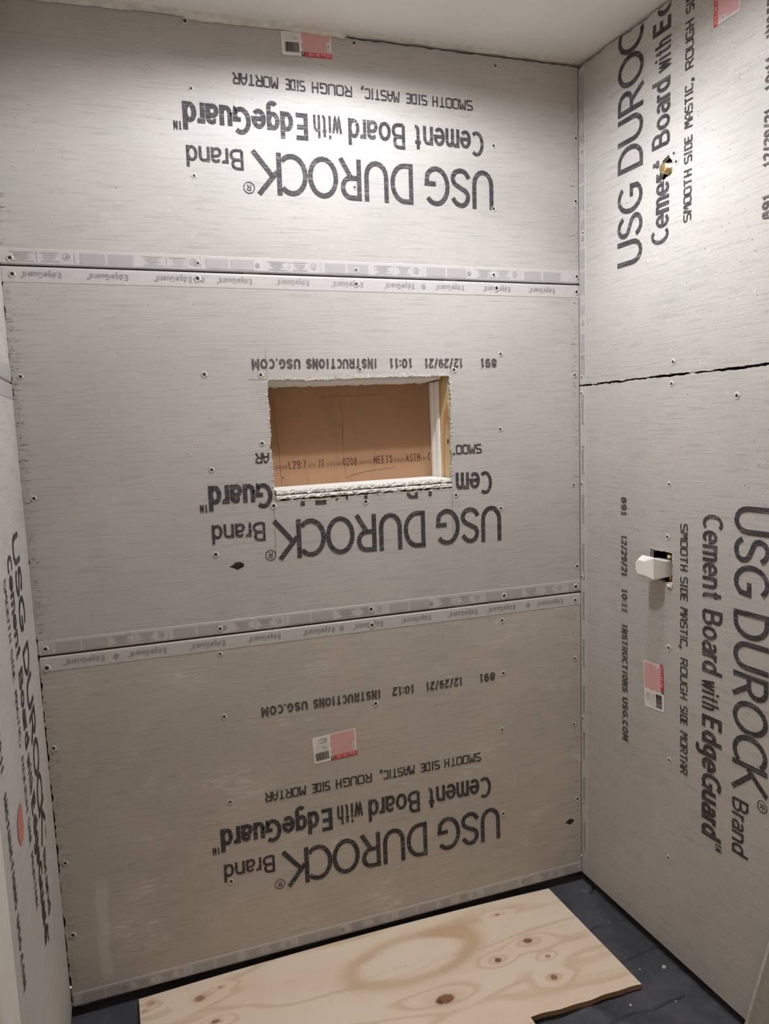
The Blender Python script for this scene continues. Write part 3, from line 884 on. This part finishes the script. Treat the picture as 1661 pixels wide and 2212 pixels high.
# whitish scratches across the dusty board
k = Ink(back, (0, 0), (1, 0), (0, 1), n=.0006)
for (x0, z0, x1, z1, nn) in ((-1.53, .640, -.90, .668, 60), (-1.50, .335, -1.05, .42, 26), (-1.36, .27, -1.0, .34, 20), (-1.30, .375, -1.05, .36, 12), (-.62, .44, -.32, .43, 6), (-1.53, .62, -1.25, .66, 10)):
    for i in range(nn):
        t = random.random(); L = random.uniform(.004, .03); x = x0 + (x1 - x0) * t; z = z0 + (z1 - z0) * t + random.gauss(0, .002)
        sl = (z1 - z0) / (x1 - x0); wv = random.uniform(.0005, .0014)
        k.quad([(x, z), (x + L, z + L * sl), (x + L, z + L * sl + wv * .4), (x + L * .5, z + L * .5 * sl + wv), (x, z + wv * .4)])
k.merge(b_low, plain('pale_scratch', (.58, .55, .52), .9))

k = Ink(back, (0, 0), (1, 0), (0, 1), n=.004)
for i in range(9):
    a = random.uniform(-.2, .75); L = random.uniform(.022, .05); x0 = -1.534 + random.uniform(0, .006); z0 = .003 + random.uniform(0, .012)
    k.stroke(spline([(x0, z0), (x0 + L * .4 * math.cos(a), z0 + L * .5 * math.sin(a)), (x0 + L * math.cos(a * .6), z0 + L * .8 * math.sin(a * .8))]), random.uniform(.0007, .0014))
k.build('frayed_mesh', plain('glass_fibre', (.50, .47, .43), .7), b_low)
def edge_marks(o, u0, u1, v0, v1, nn, left_side):
    k = Ink(back, (0, 0), (1, 0), (0, 1), n=.0006)
    for _ in range(nn):
        d = (abs(random.gauss(0, .010))); L = random.uniform(.002, .010); v = random.uniform(v0, v1); t = random.uniform(.0005, .0012)
        u = (u0 + d) if left_side else (u1 - d - L)
        k.quad([(u, v), (u + L, v + t * .3), (u + L * .8, v + t), (u, v + t * .8)])
    k.merge(o, M['edge_mark'])
M['edge_mark'] = plain('broken_edge_pits', (.13, .12, .11), .9)
edge_marks(b_mid, xl - .001, 0, .98, 1.80, 260, True); edge_marks(b_mid, 0, xr_at(1.4) - .002, .99, 1.79, 170, False)
edge_marks(b_low, xl - .002, 0, .05, .87, 180, True); edge_marks(b_low, 0, xr_at(.4) - .004, .05, .87, 150, False)
edge_marks(b_top, xl, 0, 1.90, 2.42, 160, True); edge_marks(b_top, 0, xr_at(2.1) - .004, 1.89, 2.40, 90, False)

# --- right wall boards
def near_edge(z0, z1): return [(-.914, z0), (-.914, z1)]
pipe_hole = jag([(-.350, 2.030), (-.372, 2.022), (-.3995, 2.030), (-.4005, 2.062), (-.388, 2.077), (-.366, 2.070), (-.356, 2.052)][::-1], .0008, .005)
yt = np.linspace(-.03, -.90, 60)
outer = [(-.0008, seam_right(0) + .0038)] + [(-.0008, 2.432)] + [(y, ceil_z(0, y) - .0105 + .002 * math.sin(y * 31) + random.uniform(-.0025, .0025)) for y in yt] + [(-.914, ceil_z(0, -.914) - .006)]
outer += jag([(-.914, seam_right(-.914) + .0030), (-.0008, seam_right(0) + .0030)], .0009, .006, closed=False)[:-1]
b_ru = board('cement_board', right, outer, [pipe_hole], M['board_right'], 'upper cement board on the right wall, brass pipe stub poking through', (0, -.45, 1.545))
s = edge_strip(b_ru, right, (-.0008, seam_right(0) + .003), (-.0008, 2.43), (-1, 0), width=.033)
strip_blocks(s, right, (-.001, seam_right(0)), (0, 1), (-1, 0), [.18, .42, .66], [.08, .66, .78], .88, .033)
def ru_keep(u, v):
    if v > ceil_z(0, u) - .0135: return False
    return ((u + .3755) / .0255) ** 2 + ((v - 2.049) / .0275) ** 2 > 1
print_board(b_ru, right, (-.2895, 1.8445), (-.005, 1), (1, .005), keep=ru_keep)
crumble(b_ru, right, pipe_hole, .001, .006)
screws(b_ru, 'right', right, [(-.4162, 2.0527), (-.4077, 2.0747), (-.411, 1.5763)], .9)
screws(b_ru, 'right', lambda u, v, n=0: right(u, v, n + .0009), [(-.0201, 2.2022), (-.0231, 1.9772), (-.0125, 1.5656)], .9)
label_sticker(b_ru, right, (-.5370, 2.3015), (.0, 1), (-1, .027), .128, .0775)

valve_hole = jag([(-.3265, 1.094), (-.4145, 1.0942), (-.4150, 1.0130), (-.376, 1.0135), (-.3270, 1.0215)], .0009, .005)
outer = jag([(-.914, .001), (-.914, seam_right(-.914) - .0026)], .0002, .2, closed=False)
outer = [(-.0008, .001)] + outer + jag([(-.914, seam_right(-.914) - .0026), (-.0008, seam_right(0) - .0024)], .0009, .006, closed=False)[1:]
b_rl = board('cement_board', right, outer, [valve_hole], M['board_right'], 'lower cement board on the right wall, square hole around the shower valve', (0, -.45, .0))
s = edge_strip(b_rl, right, (-.0008, .003), (-.0008, seam_right(0) - .003), (-1, 0), width=.033)
strip_words(s, right, (-.003, seam_right(0)), (0, -1), (-1, 0), [(.03 + .1485 * i, .03 + .1485 * i + .09) for i in range(10)], [.58, 1.075], cap=.012)
print_board(b_rl, right, (-.6235, 1.2360), (-.013, -1), (-1, .013), keep=lambda u, v: True)
crumble(b_rl, right, valve_hole, .001, .006)
screws(b_rl, 'right', right, [(-.4066, 1.523), (-.6241, 1.4832), (-.4011, 1.2704), (-.3958, 1.1339), (-.4046, .843), (-.4102, .5395), (-.4108, .2659)], .9)
screws(b_rl, 'right', lambda u, v, n=0: right(u, v, n + .0009), [(-.011, 1.2486), (-.011, .9632), (-.0115, .5154), (-.0154, .2382), (-.0110, 1.5181)], .9)
label_sticker(b_rl, right, (-.3817, .7899), (-.066, -1), (1, -.085), .128, .080)

# --- left wall boards
outer = [(-.003, .001), (-.770, .001), (-.770, 1.584), (-.003, 1.586)]
b_ll = board('cement_board', left, outer, [], M['board_left'], 'lower cement board on the left wall with a torn red label', (-WL, -.4, 0))
print_board(b_ll, left, (-.2900, 1.262), (0, -1), (1, 0))
vs = []
for i, (u, v) in enumerate([(-.548, .8075), (-.531, .80), (-.527, .775), (-.530, .752), (-.548, .742), (-.572, .741), (-.592, .752), (-.605, .772), (-.602, .795), (-.58, .806)]): vs.append(left(u, v, .0010))
tl = child('torn_label', vs, [tuple(range(10))], M['torn'], b_ll); tl['label'] = 'torn red and pink label remnant'
outer = [(-.003, 1.5925), (-.770, 1.5905), (-.770, 2.415), (-.003, 2.435)]
b_lu = board('cement_board', left, outer, [], M['board_left'], 'upper cement board on the left wall, bright sliver at the picture edge', (-WL, -.4, 1.59))
s = edge_strip(b_lu, left, (-.770, 1.5885), (-.003, 1.5895), (0, 1))
s = edge_strip(b_ll, left, (-.770, 1.5870), (-.003, 1.5880), (0, -1))

# ================================================================== INSIDE THE NICHE
def gyp_strip(name, a, b, label, face_axis, jitter=.0012):
    """gypsum offcut: rough broken long edge, smooth paper faces."""
    (x0, y0, z0), (x1, y1, z1) = a, b
    n = 70; v = []; f = []; fm = []
    for i in range(n + 1):
        x = x0 + (x1 - x0) * i / n
        prof = [(y1, z0), (y0 + rng.normal(0, jitter), z0 + abs(rng.normal(0, jitter))), (y0 - .001 + rng.normal(0, jitter * 1.3), z0 + (z1 - z0) * .35), (y0 + rng.normal(0, jitter * 1.3), z0 + (z1 - z0) * .7), (y0 + .003 + rng.normal(0, jitter), z1 - abs(rng.normal(0, jitter * .6))), (y0 + .010, z1), (y1, z1)]
        v += [(x, p[0], p[1]) for p in prof]
    m = 7
    for i in range(n):
        for j in range(m):
            k = (j + 1) % m
            f.append((i * m + j, i * m + k, (i + 1) * m + k, (i + 1) * m + j)); fm.append(0 if j in (5, 0, 6) else 1)
    f.append(tuple(range(m))); fm.append(1); f.append(tuple(n * m + j for j in range(m))); fm.append(1)
    o = mesh_obj(name, v, f, None, loc=((x0 + x1) / 2, y0, z0), mats=[M['gyp_face'], M['gyp_edge']], fmat=fm)
    return tag(o, label, 'gypsum strip', 'gypsum offcuts lining the niche')

# blocking under the sill, then two strips stacked on it
mb = MB(); mb.box((-.930, .0135, 1.2255), (-.4165, .1025, 1.2645))
o = mb.build('wood_blocking', M['stud'], loc=(-.67, .06, 1.2255)); tag(o, 'wooden blocking under the gypsum strips of the niche sill', 'blocking')
gyp_strip('gypsum_strip', (-.924, -.0005, 1.2680), (-.4175, .1300, 1.2792), 'rough gypsum strip, lower of the two stacked along the niche sill', 'z')
gyp_strip('gypsum_strip', (-.922, .0035, 1.2808), (-.4168, .1300, 1.2930), 'white gypsum strip, upper of the two stacked along the niche sill', 'z')
# top strip (underside seen from below)
v = []; f = []; n = 60
for i in range(n + 1):
    x = -.926 + (.926 - .436) * i / n
    zb = 1.5705 + random.uniform(-.001, .001)
    v += [(x, .0140, 1.5745), (x, .1300, zb - .0018 + (random.uniform(-.002, .001))), (x, .1300, 1.588), (x, .0140, 1.588)]
for i in range(n):
    for j in range(4): f.append((i * 4 + j, i * 4 + (j + 1) % 4, (i + 1) * 4 + (j + 1) % 4, (i + 1) * 4 + j))
f += [(0, 1, 2, 3), tuple(n * 4 + j for j in range(4))]
o = mesh_obj('gypsum_strip', v, f, M['gyp_face'], loc=(-.67, .07, 1.588)); tag(o, 'grey-white gypsum strip across the top of the niche, seen from below', 'gypsum strip', 'gypsum offcuts lining the niche')
# right-hand strip: two layers with a crack, wavy caulked edges
def wavy(z, y, amp): return y + amp * (math.sin(z * 60) * .5 + math.sin(z * 23 + 1) + rng.normal(0, .25))
for (yn, yf, xo, lab) in ((.1010, .1300, .0085, 'rear upright gypsum strip at the right end of the niche, against the brown paper'), (.0760, .1000, .0060, 'front upright gypsum strip at the right end of the niche, beside the wood stud')):
    v = []; f = []; n = 50
    for i in range(n + 1):
        z = 1.2925 + (1.5695 - 1.2925) * i / n
        a = wavy(z, yn, .0009); b = wavy(z + 2, yf - .001, .0004)
        v += [(-.4155, a, z), (-.4165 - xo * .6, a + .001, z), (-.4165 - xo, (a + b) / 2, z), (-.4165 - xo * .9, b, z), (-.4155, b, z)]
    for i in range(n):
        for j in range(5): f.append((i * 5 + j, i * 5 + (j + 1) % 5, (i + 1) * 5 + (j + 1) % 5, (i + 1) * 5 + j))
    f += [tuple(range(5)), tuple(n * 5 + j for j in range(5))]
    o = mesh_obj('gypsum_strip', v, f, M['gyp_face'], loc=(-.4165, yn, 1.2925)); tag(o, lab, 'gypsum strip', 'gypsum offcuts lining the niche')
mb = MB(); mb.box((-.4150, .0135, .002), (-.3770, .1300, 2.425))
o = mb.build('wall_stud', M['stud'], loc=(-.396, .07, .002)); tag(o, 'pine wall stud with a dark knot, bare at the right side of the niche', 'stud')
mb = MB(); mb.box((-.9690, .0135, .002), (-.9310, .1300, 2.425))
o = mb.build('wall_stud', M['stud'], loc=(-.95, .07, .002)); tag(o, 'wall stud behind the cement board at the left side of the niche', 'stud')
mb = MB(); mb.box((-.930, .0135, 1.5890), (-.4165, .1025, 1.6270))
o = mb.build('wood_blocking', M['stud'], loc=(-.67, .06, 1.589)); tag(o, 'wooden blocking above the top gypsum strip of the niche', 'blocking')

# ================================================================== SHOWER VALVE
hub = (0, -.3640, 1.0530)
valve = empty('shower_valve', (right(hub[1], hub[2], 0)[0] + .03, hub[1], hub[2]))
tag(valve, 'shower valve in a square hole of the right wall, white plastic guard', 'shower valve')
X0 = right(hub[1], hub[2], 0)[0]
def guard_ring(p, y0, y1, z0, z1, c):
    return [(X0 - p, y, z) for y, z in ((y1 - c, z0), (y1, z0 + c), (y1, z1 - c), (y1 - c, z1), (y0 + c * .3, z1), (y0, z1 - c * .3), (y0, z0 + c * .3), (y0 + c * .3, z0))]
mb = MB()
mb.loft([guard_ring(-.022, -.392, -.338, 1.028, 1.070, .010), guard_ring(.004, -.392, -.337, 1.026, 1.073, .011), guard_ring(.038, -.391, -.3335, 1.0225, 1.0835, .013), guard_ring(.0405, -.3895, -.3335, 1.0240, 1.0835, .013), guard_ring(.0545, -.372, -.3375, 1.034, 1.074, .010), guard_ring(.0555, -.370, -.340, 1.036, 1.072, .009)], 0)
mb.build('plastic_guard', M['plastic'], valve)
mb = MB()
mb.tube((X0 + .075, -.366, 1.052), (X0, -.366, 1.052), [(0, .026), (.03, .026), (.032, .020), (.052, .020)], 16)
mb.tube((X0 + .045, -.366, 1.052), (X0 + .045, -.470, 1.052), [(0, .012), (.03, .012), (.031, .0145), (.045, .0145), (.046, .010), (.09, .010)], 8)
for (yy, zz) in ((-.3835, 1.0790), (-.3865, 1.0490)):
    mb.tube((X0 + .050, yy + .012, zz), (X0 + .010, yy, zz), [(0, .0075), (.018, .0075), (.0185, .0062), (.026, .0062), (.0265, .0075), (.034, .0068), (.036, .004)], 10)
mb.build('brass_body', M['brass'], valve)
mb = MB()
mb.tube((X0 + .028, -.3780, 1.035), (X0 + .028, -.3780, .70), [(0, .008), (.33, .008)], 14)
mb.tube((X0 + .045, -.372, 1.085), (X0 + .045, -.372, 1.30), [(0, .008), (.2, .008)], 14)
mb.build('copper_pipe', M['copper'], valve)
# chipped wedge left at the lower right corner of the hole
mb = MB(); mb.add([right(-.396, 1.0115, .001), right(-.416, 1.0125, .001), right(-.4155, 1.004, .003), right(-.398, 1.002, .004), right(-.406, 1.007, .007)], [(0, 1, 4), (1, 2, 4), (2, 3, 4), (3, 0, 4)])
mb.build('hole_chip', M['crumb'], b_rl)

# ================================================================== SHOWER ARM STUB
Xp = right(-.372, 2.047, 0)[0]
arm = empty('pipe_fitting', (Xp + .03, -.372, 2.047))
tag(arm, 'brass threaded pipe stub in the ragged hole through the upper right wall board', 'pipe fitting')
ay, az = -.3775, 2.0485
mb = MB()
mb.tube((Xp + .045, ay, az), (Xp - .06, ay, az), [(0, .0165), (.030, .0165), (.0335, .0160), (.0345, .0150), (.0375, .0150), (.0385, .0135)], 8)
mb.build('hex_collar', M['brass'], arm)
mb = MB(); pr = [(0, .0112)]
t = .002
while t < .016: pr += [(t, .0112), (t + .0008, .0124), (t + .0016, .0112)]; t += .0018
pr += [(.0185, .0108), (.0190, .0085)]
mb.tube((Xp - .002 + .010, ay, az), (Xp - .06, ay, az), pr, 22)
mb.build('threaded_end', M['brass'], arm)
mb = MB(); mb.tube((Xp - .0108, ay, az), (Xp - .06, ay, az), [(0, .0090), (.0012, .0082), (.0016, .004)], 16)
mb.build('end_plug', plain('aged_brass', (.50, .36, .16), .45, 1.0), arm)
mb = MB(); mb.tube((Xp + .045, -.372, 2.05), (Xp + .045, -.372, 1.60), [(0, .0085), (.45, .0085)], 14)
mb.build('riser_pipe', M['copper'], arm)

# ================================================================== FLOOR LINER
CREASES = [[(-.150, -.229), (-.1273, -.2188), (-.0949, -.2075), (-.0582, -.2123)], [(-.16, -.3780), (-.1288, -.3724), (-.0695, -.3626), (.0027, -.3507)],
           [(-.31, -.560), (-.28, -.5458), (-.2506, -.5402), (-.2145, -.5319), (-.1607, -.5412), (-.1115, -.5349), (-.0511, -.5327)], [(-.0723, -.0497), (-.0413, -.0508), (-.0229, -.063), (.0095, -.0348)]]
def liner():
    xs = np.concatenate([np.linspace(-WL - .012, -.36, 90), np.linspace(-.3575, .048, 150)]); ys = np.concatenate([np.linspace(-1.05, -.60, 40), np.linspace(-.5975, .036, 240)])
    X, Y = np.meshgrid(xs, ys)
    Z = np.full_like(X, FLOOR)
    def seg(pts, h, wdt):
        nonlocal Z
        D = np.full_like(X, 9.0)
        for (a, b) in zip(pts[:-1], pts[1:]):
            a = np.array(a); b = np.array(b); d = b - a; L = d @ d
            t = np.clip(((X - a[0]) * d[0] + (Y - a[1]) * d[1]) / L, 0, 1)
            D = np.minimum(D, np.hypot(X - a[0] - t * d[0], Y - a[1] - t * d[1]))
        Z += h * np.exp(-(D / wdt) ** 2)
    for pts in CREASES: seg(spline(pts, 6), -.007, .0036)
    seg([(-.3333, -.4514), (-.3033, -.4814), (-.28, -.5279), (-.2458, -.5627)], .006, .020)
    seg([(-.1300, -.3650), (-.0695, -.3550), (.0027, -.3430)], .002, .008)
    Z += .0007 * np.sin(X * 9 + Y * 5) + .0005 * np.sin(Y * 17 - X * 6)
    # gentle cove up the right and back walls
    Z += .004 * np.clip((X - .008) / .040, 0, 1) ** 2 + .004 * np.clip((Y - .008) / .028, 0, 1) ** 2
    ny, nx = X.shape
    v = np.stack([X, Y, Z], -1).reshape(-1, 3).tolist()
    f = []
    for j in range(ny - 1):
        for i in range(nx - 1):
            a = j * nx + i; f.append((a, a + 1, a + nx + 1, a + nx))
    # upturn behind the boards
    def wall(idx, dx, dy):
        b = len(v)
        for i in idx: v.append([v[i][0] + dx, v[i][1] + dy, .0]); 
        for k in range(len(idx) - 1): f.append((idx[k], idx[k + 1], b + k + 1, b + k))
    wall([(ny - 1) * nx + i for i in range(nx)], 0, .0003)
    wall([j * nx + nx - 1 for j in range(ny)], .0003, 0)
    wall([j * nx for j in range(ny)], -.0003, 0)
    o = mesh_obj('shower_pan_liner', v, f, M['liner'], loc=(-.76, -.5, FLOOR), smooth=True)
    # black strokes painted along the creases as the shade of the folds
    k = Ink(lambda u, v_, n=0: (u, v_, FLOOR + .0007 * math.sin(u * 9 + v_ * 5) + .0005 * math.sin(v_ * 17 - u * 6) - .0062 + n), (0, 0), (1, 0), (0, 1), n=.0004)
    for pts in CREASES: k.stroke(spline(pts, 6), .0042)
    k.merge(o, M['tar_and_fold_shade'])
    tag(o, 'dark grey creased rubber pan liner covering the shower floor', 'pan liner')
liner()

# crumbs on the liner
for (x, y, r, lab) in ((-.0391, -.4323, .0058, 'largest white plaster crumb on the dark liner near the right wall'), (-.2049, -.5119, .0034, 'white plaster crumb on the dark liner below the front edge of the plywood'), (-.1019, -.4130, .0022, 'tiny pale crumb on the liner, just off the plywood corner'), (-.0922, -.5441, .0022, 'tiny pale crumb on the liner beside the long crease')):
    bm = bmesh.new(); bmesh.ops.create_icosphere(bm, subdivisions=2, radius=r)
    for vv in bm.verts: vv.co *= random.uniform(.75, 1.2); vv.co.z *= .7
    me = bpy.data.meshes.new('plaster_crumb'); bm.to_mesh(me); bm.free(); me.materials.append(M['crumb_white'])
    o = bpy.data.objects.new('plaster_crumb', me); COL.objects.link(o)
    zz = FLOOR + .0007 * math.sin(x * 9 + y * 5) + .0005 * math.sin(y * 17 - x * 6)
    o.location = (x, y, zz + r * .62); tag(o, lab, 'crumb', 'plaster crumbs on the liner')

# ================================================================== PLYWOOD
def value_noise(x, y, seed):
    xi = np.floor(x).astype(int); yi = np.floor(y).astype(int); xf = x - xi; yf = y - yi
    def hsh(a, b):
        n = (a * 374761393 + b * 668265263 + seed * 1442695041) & 0xffffffff
        n = ((n ^ (n >> 13)) * 1274126177) & 0xffffffff
        return ((n ^ (n >> 16)) & 0xffff) / 65535.0
    u = xf * xf * (3 - 2 * xf); w_ = yf * yf * (3 - 2 * yf)
    return (hsh(xi, yi) * (1 - u) + hsh(xi + 1, yi) * u) * (1 - w_) + (hsh(xi, yi + 1) * (1 - u) + hsh(xi + 1, yi + 1) * u) * w_
def fbm(x, y, seed, o=4):
    s = 0; a = .5
    for i in range(o): s = s + a * value_noise(x * 2 ** i, y * 2 ** i, seed + i); a *= .5
    return s

PX0, PX1, PY0, PYN, PY1, PXN = -1.3735, -.1450, -.66, -.478, -.0185, -.4705
def ply_z(x): return -.0130 + .0120 * (1 - ((x + .757) / .614) ** 2)
def plywood():
    T = .0135
    xs = np.concatenate([np.linspace(PX0, PXN, 330), np.linspace(PXN, PX1, 122)[1:]])
    ys = np.concatenate([np.linspace(PY0, PYN, 60), np.linspace(PYN, PY1, 172)[1:]])
    X, Y = np.meshgrid(xs, ys); ny, nx = X.shape
    # veneer figure
    fig = fbm(X * 1.3, Y * 8, 3, 3) + .16 * fbm(X * 5, Y * 24, 9, 3)
    knots = [(-.333, -.2201, .0115, .0095, 1), (-.448, -.2623, .0085, .0080, 1), (-.3149, -.2969, .0065, .0060, .7), (-.3433, -.3746, .0085, .0085, .9), (-.6399, -.3434, .0230, .0140, 1), (-.3576, -.0822, .0065, .0035, .9), (-1.2237, -.0856, .0120, .0100, .75), (-1.3448, -.0489, .0110, .0095, .55), (-1.3618, -.0698, .0090, .0060, .5), (-1.1687, -.0668, .0065, .0035, .7), (-1.1957, -.1834, .0090, .0060, .9)]
    bend = np.zeros_like(X)
    for kx, ky, a, b, s_ in knots:
        d = np.hypot((X - kx) / (a * 5.5), (Y - ky) / (b * 3.0)); bend += .35 * s_ * np.exp(-d ** 2)
    ph = (fig * 1.0 + bend)
    band = np.sin(ph * 30) * .5 + .5
    band = np.clip((band - .62) / .38, 0, 1) ** 1.5
    base = np.array([.86, .735, .59]); dark = np.array([.62, .42, .24]); pinkish = np.array([.80, .585, .455])
    col = np.repeat(base[None, None], ny, 0).repeat(nx, 1)
    f1 = np.clip((fbm(X * 3, Y * 8, 21) - .42) * 3.2, 0, 1)[..., None]
    col = col * (1 - f1 * .45) + pinkish * f1 * .45
    col = col * (1 - band[..., None] * .5) + dark * band[..., None] * .5
    # the big cathedral loop in the middle of the sheet
    poly = np.array([(-.645, -.0886), (-.755, -.1078), (-.800, -.165), (-.7600, -.2457), (-.6847, -.2600), (-.5358, -.225), (-.4194, -.1026), (-.52, -.085)])
    cx, cy = -.66, -.165
    wob = .10 * (fbm(X * 14, Y * 20, 40) - .45)
    r = np.hypot((X - cx + .18 * (Y - cy)) / .185, (Y - cy - .10 * (X - cx)) / .085) + wob
    ringb = np.exp(-((r - 1.0) / .20) ** 2) * np.where(X > cx + .05, 1.0, .75)
    tail = np.exp(-(((Y - cy - .10 * (X - cx) - .05) / .03) ** 2)) * np.clip((X + .62) / .1, 0, 1) * np.clip((-.40 - X) / .08, 0, 1)
    rb = np.clip(ringb + .8 * tail, 0, 1)[..., None]
    col = col * (1 - rb * .85) + np.array([.62, .43, .25]) * rb * .85
    inside = (np.clip((.85 - r) / .15, 0, 1) * .6)[..., None]
    col = col * (1 - inside) + np.array([.88, .76, .62]) * inside
    for kx, ky, a, b, s_ in knots:
        d = np.hypot((X - kx) / a, (Y - ky) / b) + .35 * (fbm(X * 120, Y * 120, 5) - .45)
        core = (np.clip((1.15 - d) / .25, 0, 1) * s_)[..., None]
        halo = (np.exp(-(d / 1.9) ** 2) * .45 * s_)[..., None]
        col = col * (1 - halo) + np.array([.48, .25, .12]) * halo
        kc = np.array([.22, .085, .04]) if s_ > .6 else np.array([.42, .24, .13])
        mott = np.clip(fbm(X * 170, Y * 170, 8) * 1.4, 0, 1)[..., None]
        col = col * (1 - core) + (kc * (1 - mott * .6) + np.array([.40, .18, .09]) * mott * .6) * core
        rim = (np.exp(-((d - 1.0) / .16) ** 2) * .5 * (s_ > .8))[..., None]
        col = col * (1 - rim) + np.array([.10, .05, .03]) * rim
    # dark half of the largest knot
    d = np.hypot((X + .6560) / .010, (Y + .347) / .011); c_ = np.clip(1.2 - d, 0, 1)[..., None]
    col = col * (1 - c_ * .8) + np.array([.07, .05, .035]) * c_ * .8
    for i in range(26):
        sx_ = random.uniform(PX0 + .02, PX1 - .02); sy_ = random.uniform(-.47, -.03); rr = random.uniform(.0010, .0022)
        d = np.hypot((X - sx_) / (rr * 1.6), (Y - sy_) / rr); c_ = np.clip(1.3 - d, 0, 1)[..., None]
        col = col * (1 - c_ * .6) + np.array([.20, .12, .07]) * c_ * .6
    me_v = []; me_f = []; me_m = []; me_c = []
    idx = -np.ones((ny, nx), int)
    keep = lambda x, y: not (x > PXN + 1e-6 and y < PYN - 1e-6)
    def edge_wob(x): return .0022 * math.sin(x * 23) + .0012 * math.sin(x * 71 + 1)
    for j in range(ny):
        for i in range(nx):
            x, y = X[j, i], Y[j, i]
            if keep(x, y):
                yy = y
                if abs(y - PYN) < 1e-6 and x > PXN: yy = y + edge_wob(x)
                idx[j, i] = len(me_v); me_v.append((x, yy, ply_z(x))); me_c.append((*col[j, i], 1))
    for j in range(ny - 1):
        for i in range(nx - 1):
            q = (idx[j, i], idx[j, i + 1], idx[j + 1, i + 1], idx[j + 1, i])
            if min(q) >= 0: me_f.append(q); me_m.append(0)
    # border loop -> sides and underside
    jn = 59; i_n = 329
    loop = [idx[0, i] for i in range(i_n + 1)] + [idx[j, i_n] for j in range(1, jn + 1)] + [idx[jn, i] for i in range(i_n + 1, nx)] + [idx[j, nx - 1] for j in range(jn + 1, ny)] + [idx[ny - 1, i] for i in range(nx - 2, -1, -1)] + [idx[j, 0] for j in range(ny - 2, 0, -1)]
    b = len(me_v)
    for k_ in loop: x, y, z = me_v[k_]; me_v.append((x, y, z - T)); me_c.append((.3, .2, .1, 1))
    n = len(loop)
    for k_ in range(n):
        me_f.append((loop[k_], loop[(k_ + 1) % n], b + (k_ + 1) % n, b + k_)); me_m.append(1)
    low = {q: b + k_ for k_, q in enumerate(loop)}
    for i in range(nx - 1):
        jf = 0 if i < i_n else jn
        if i == i_n:
            me_f.append((low[idx[jn, i]], low[idx[jn, i + 1]], low[idx[ny - 1, i + 1]], low[idx[ny - 1, i]]))
        else:
            me_f.append((low[idx[jf, i]], low[idx[jf, i + 1]], low[idx[ny - 1, i + 1]], low[idx[ny - 1, i]]))
        me_m.append(1)
    o = mesh_obj('plywood_sheet', me_v, me_f, None, loc=(-.76, -.25, ply_z(PX0) - T), mats=[M['ply_top'], M['ply_edge']], fmat=me_m)
    ca = o.data.color_attributes.new('grain', 'FLOAT_COLOR', 'POINT')
    ca.data.foreach_set('color', [c for q in me_c for c in q])
    tag(o, 'pale knotty plywood sheet with a notched front edge lying on the dark floor liner', 'plywood')
    # faint dotted stamp along the sheet
    k = Ink(lambda u, v, n=0: (u, v, ply_z(u) + n), (0, 0), (1, 0), (0, 1), n=.0006)
    def stamp(x0, x1, y0, y1, dens):
        x = x0
        while x < x1:
            t = (x - x0) / (x1 - x0); y = y0 + (y1 - y0) * t
            if random.random() < dens: k.rect(x, x + random.uniform(.001, .004), y, y + .0012, step=1)
            if random.random() < dens * .7: k.rect(x, x + random.uniform(.001, .003), y + .006, y + .0072, step=1)
            x += .0055
    stamp(-.93, -.80, -.215, -.1985, .35); stamp(-.80, -.70, -.1985, -.1915, .8); stamp(-.70, -.55, -.1915, -.186, .4); stamp(-.54, -.47, -.186, -.185, .8); stamp(-.47, -.40, -.187, -.191, .7); stamp(-.38, -.19, -.193, -.2004, .75)
    k.merge(o, plain('stamp_ink', (.30, .22, .15), .7))
plywood()

# ================================================================== LEANING OFFCUT, bottom right
mb = MB()
P_ = [(-.6905, FLOOR + .0045), (-.7535, .2200), (-.80, .39), (-.95, .39), (-.95, FLOOR + .0045)]
v = [right(u, z, .0010) for u, z in P_] + [right(u - .012, z, .0160) for u, z in P_] + [right(u, z, .0130) for u, z in P_]
v = [right(u, z, .0012) for u, z in P_] + [right(u, z, .0140) for u, z in P_] + [right(u - (.009 if i < 3 else 0), z, .0165) for i, (u, z) in enumerate(P_)]
f = [tuple(range(5)), tuple(range(10, 15))]; m_ = [1, 1]
for r_ in (0, 5):
    for i in range(5):
        j = (i + 1) % 5; f.append((r_ + i, r_ + j, r_ + 5 + j, r_ + 5 + i)); m_.append(0 if i < 2 else 1)
o = mesh_obj('leaning_offcut', v, f, None, loc=(-.02, -.82, FLOOR + .0045), mats=[M['pcv'], M['pcv_face']], fmat=m_)
tag(o, 'grey offcut with a pale worn edge leaning on the right wall, bottom right corner', 'offcut')

# ================================================================== LAMPS in the ceiling
def downlight(spec, label, R=.10, RING=RING, cone=None):
    """round surface lamp: a bare bulb inside a shallow open ring."""
    x, y, z, power = spec
    zc = ceil_z(x, y)
    t = empty('downlight', (x, y, zc)); tag(t, label, 'ceiling light', 'ceiling downlights')
    mb = MB(); n = 48
    ring = lambda r, zz: [(x + r * math.cos(2 * math.pi * i / n), y + r * math.sin(2 * math.pi * i / n), zz) for i in range(n)]
    mb.loft([ring(R + .004, zc - .0005), ring(R + .003, zc - RING), ring(R, zc - RING), ring(R, zc - .0015)], 0, False, False)
    mb.build('trim_ring', M['ceil'], t, smooth=False)
    ld = bpy.data.lights.new('bulb', 'SPOT' if cone else 'POINT')
    if cone: ld.spot_size = math.radians(cone); ld.spot_blend = 1.0
    ld.shadow_soft_size = .016; ld.energy = power; ld.color = LAMP_COLOR
    lo = bpy.data.objects.new('bulb', ld); COL.objects.link(lo); lo.location = (0, 0, -.018); lo.parent = t
downlight(MAIN_LAMP, 'round white open ring lamp on the ceiling over the middle of the shower')
downlight(SIDE_LAMP, 'round white open ring lamp on the ceiling near the right wall', R=.052, RING=.027, cone=110)
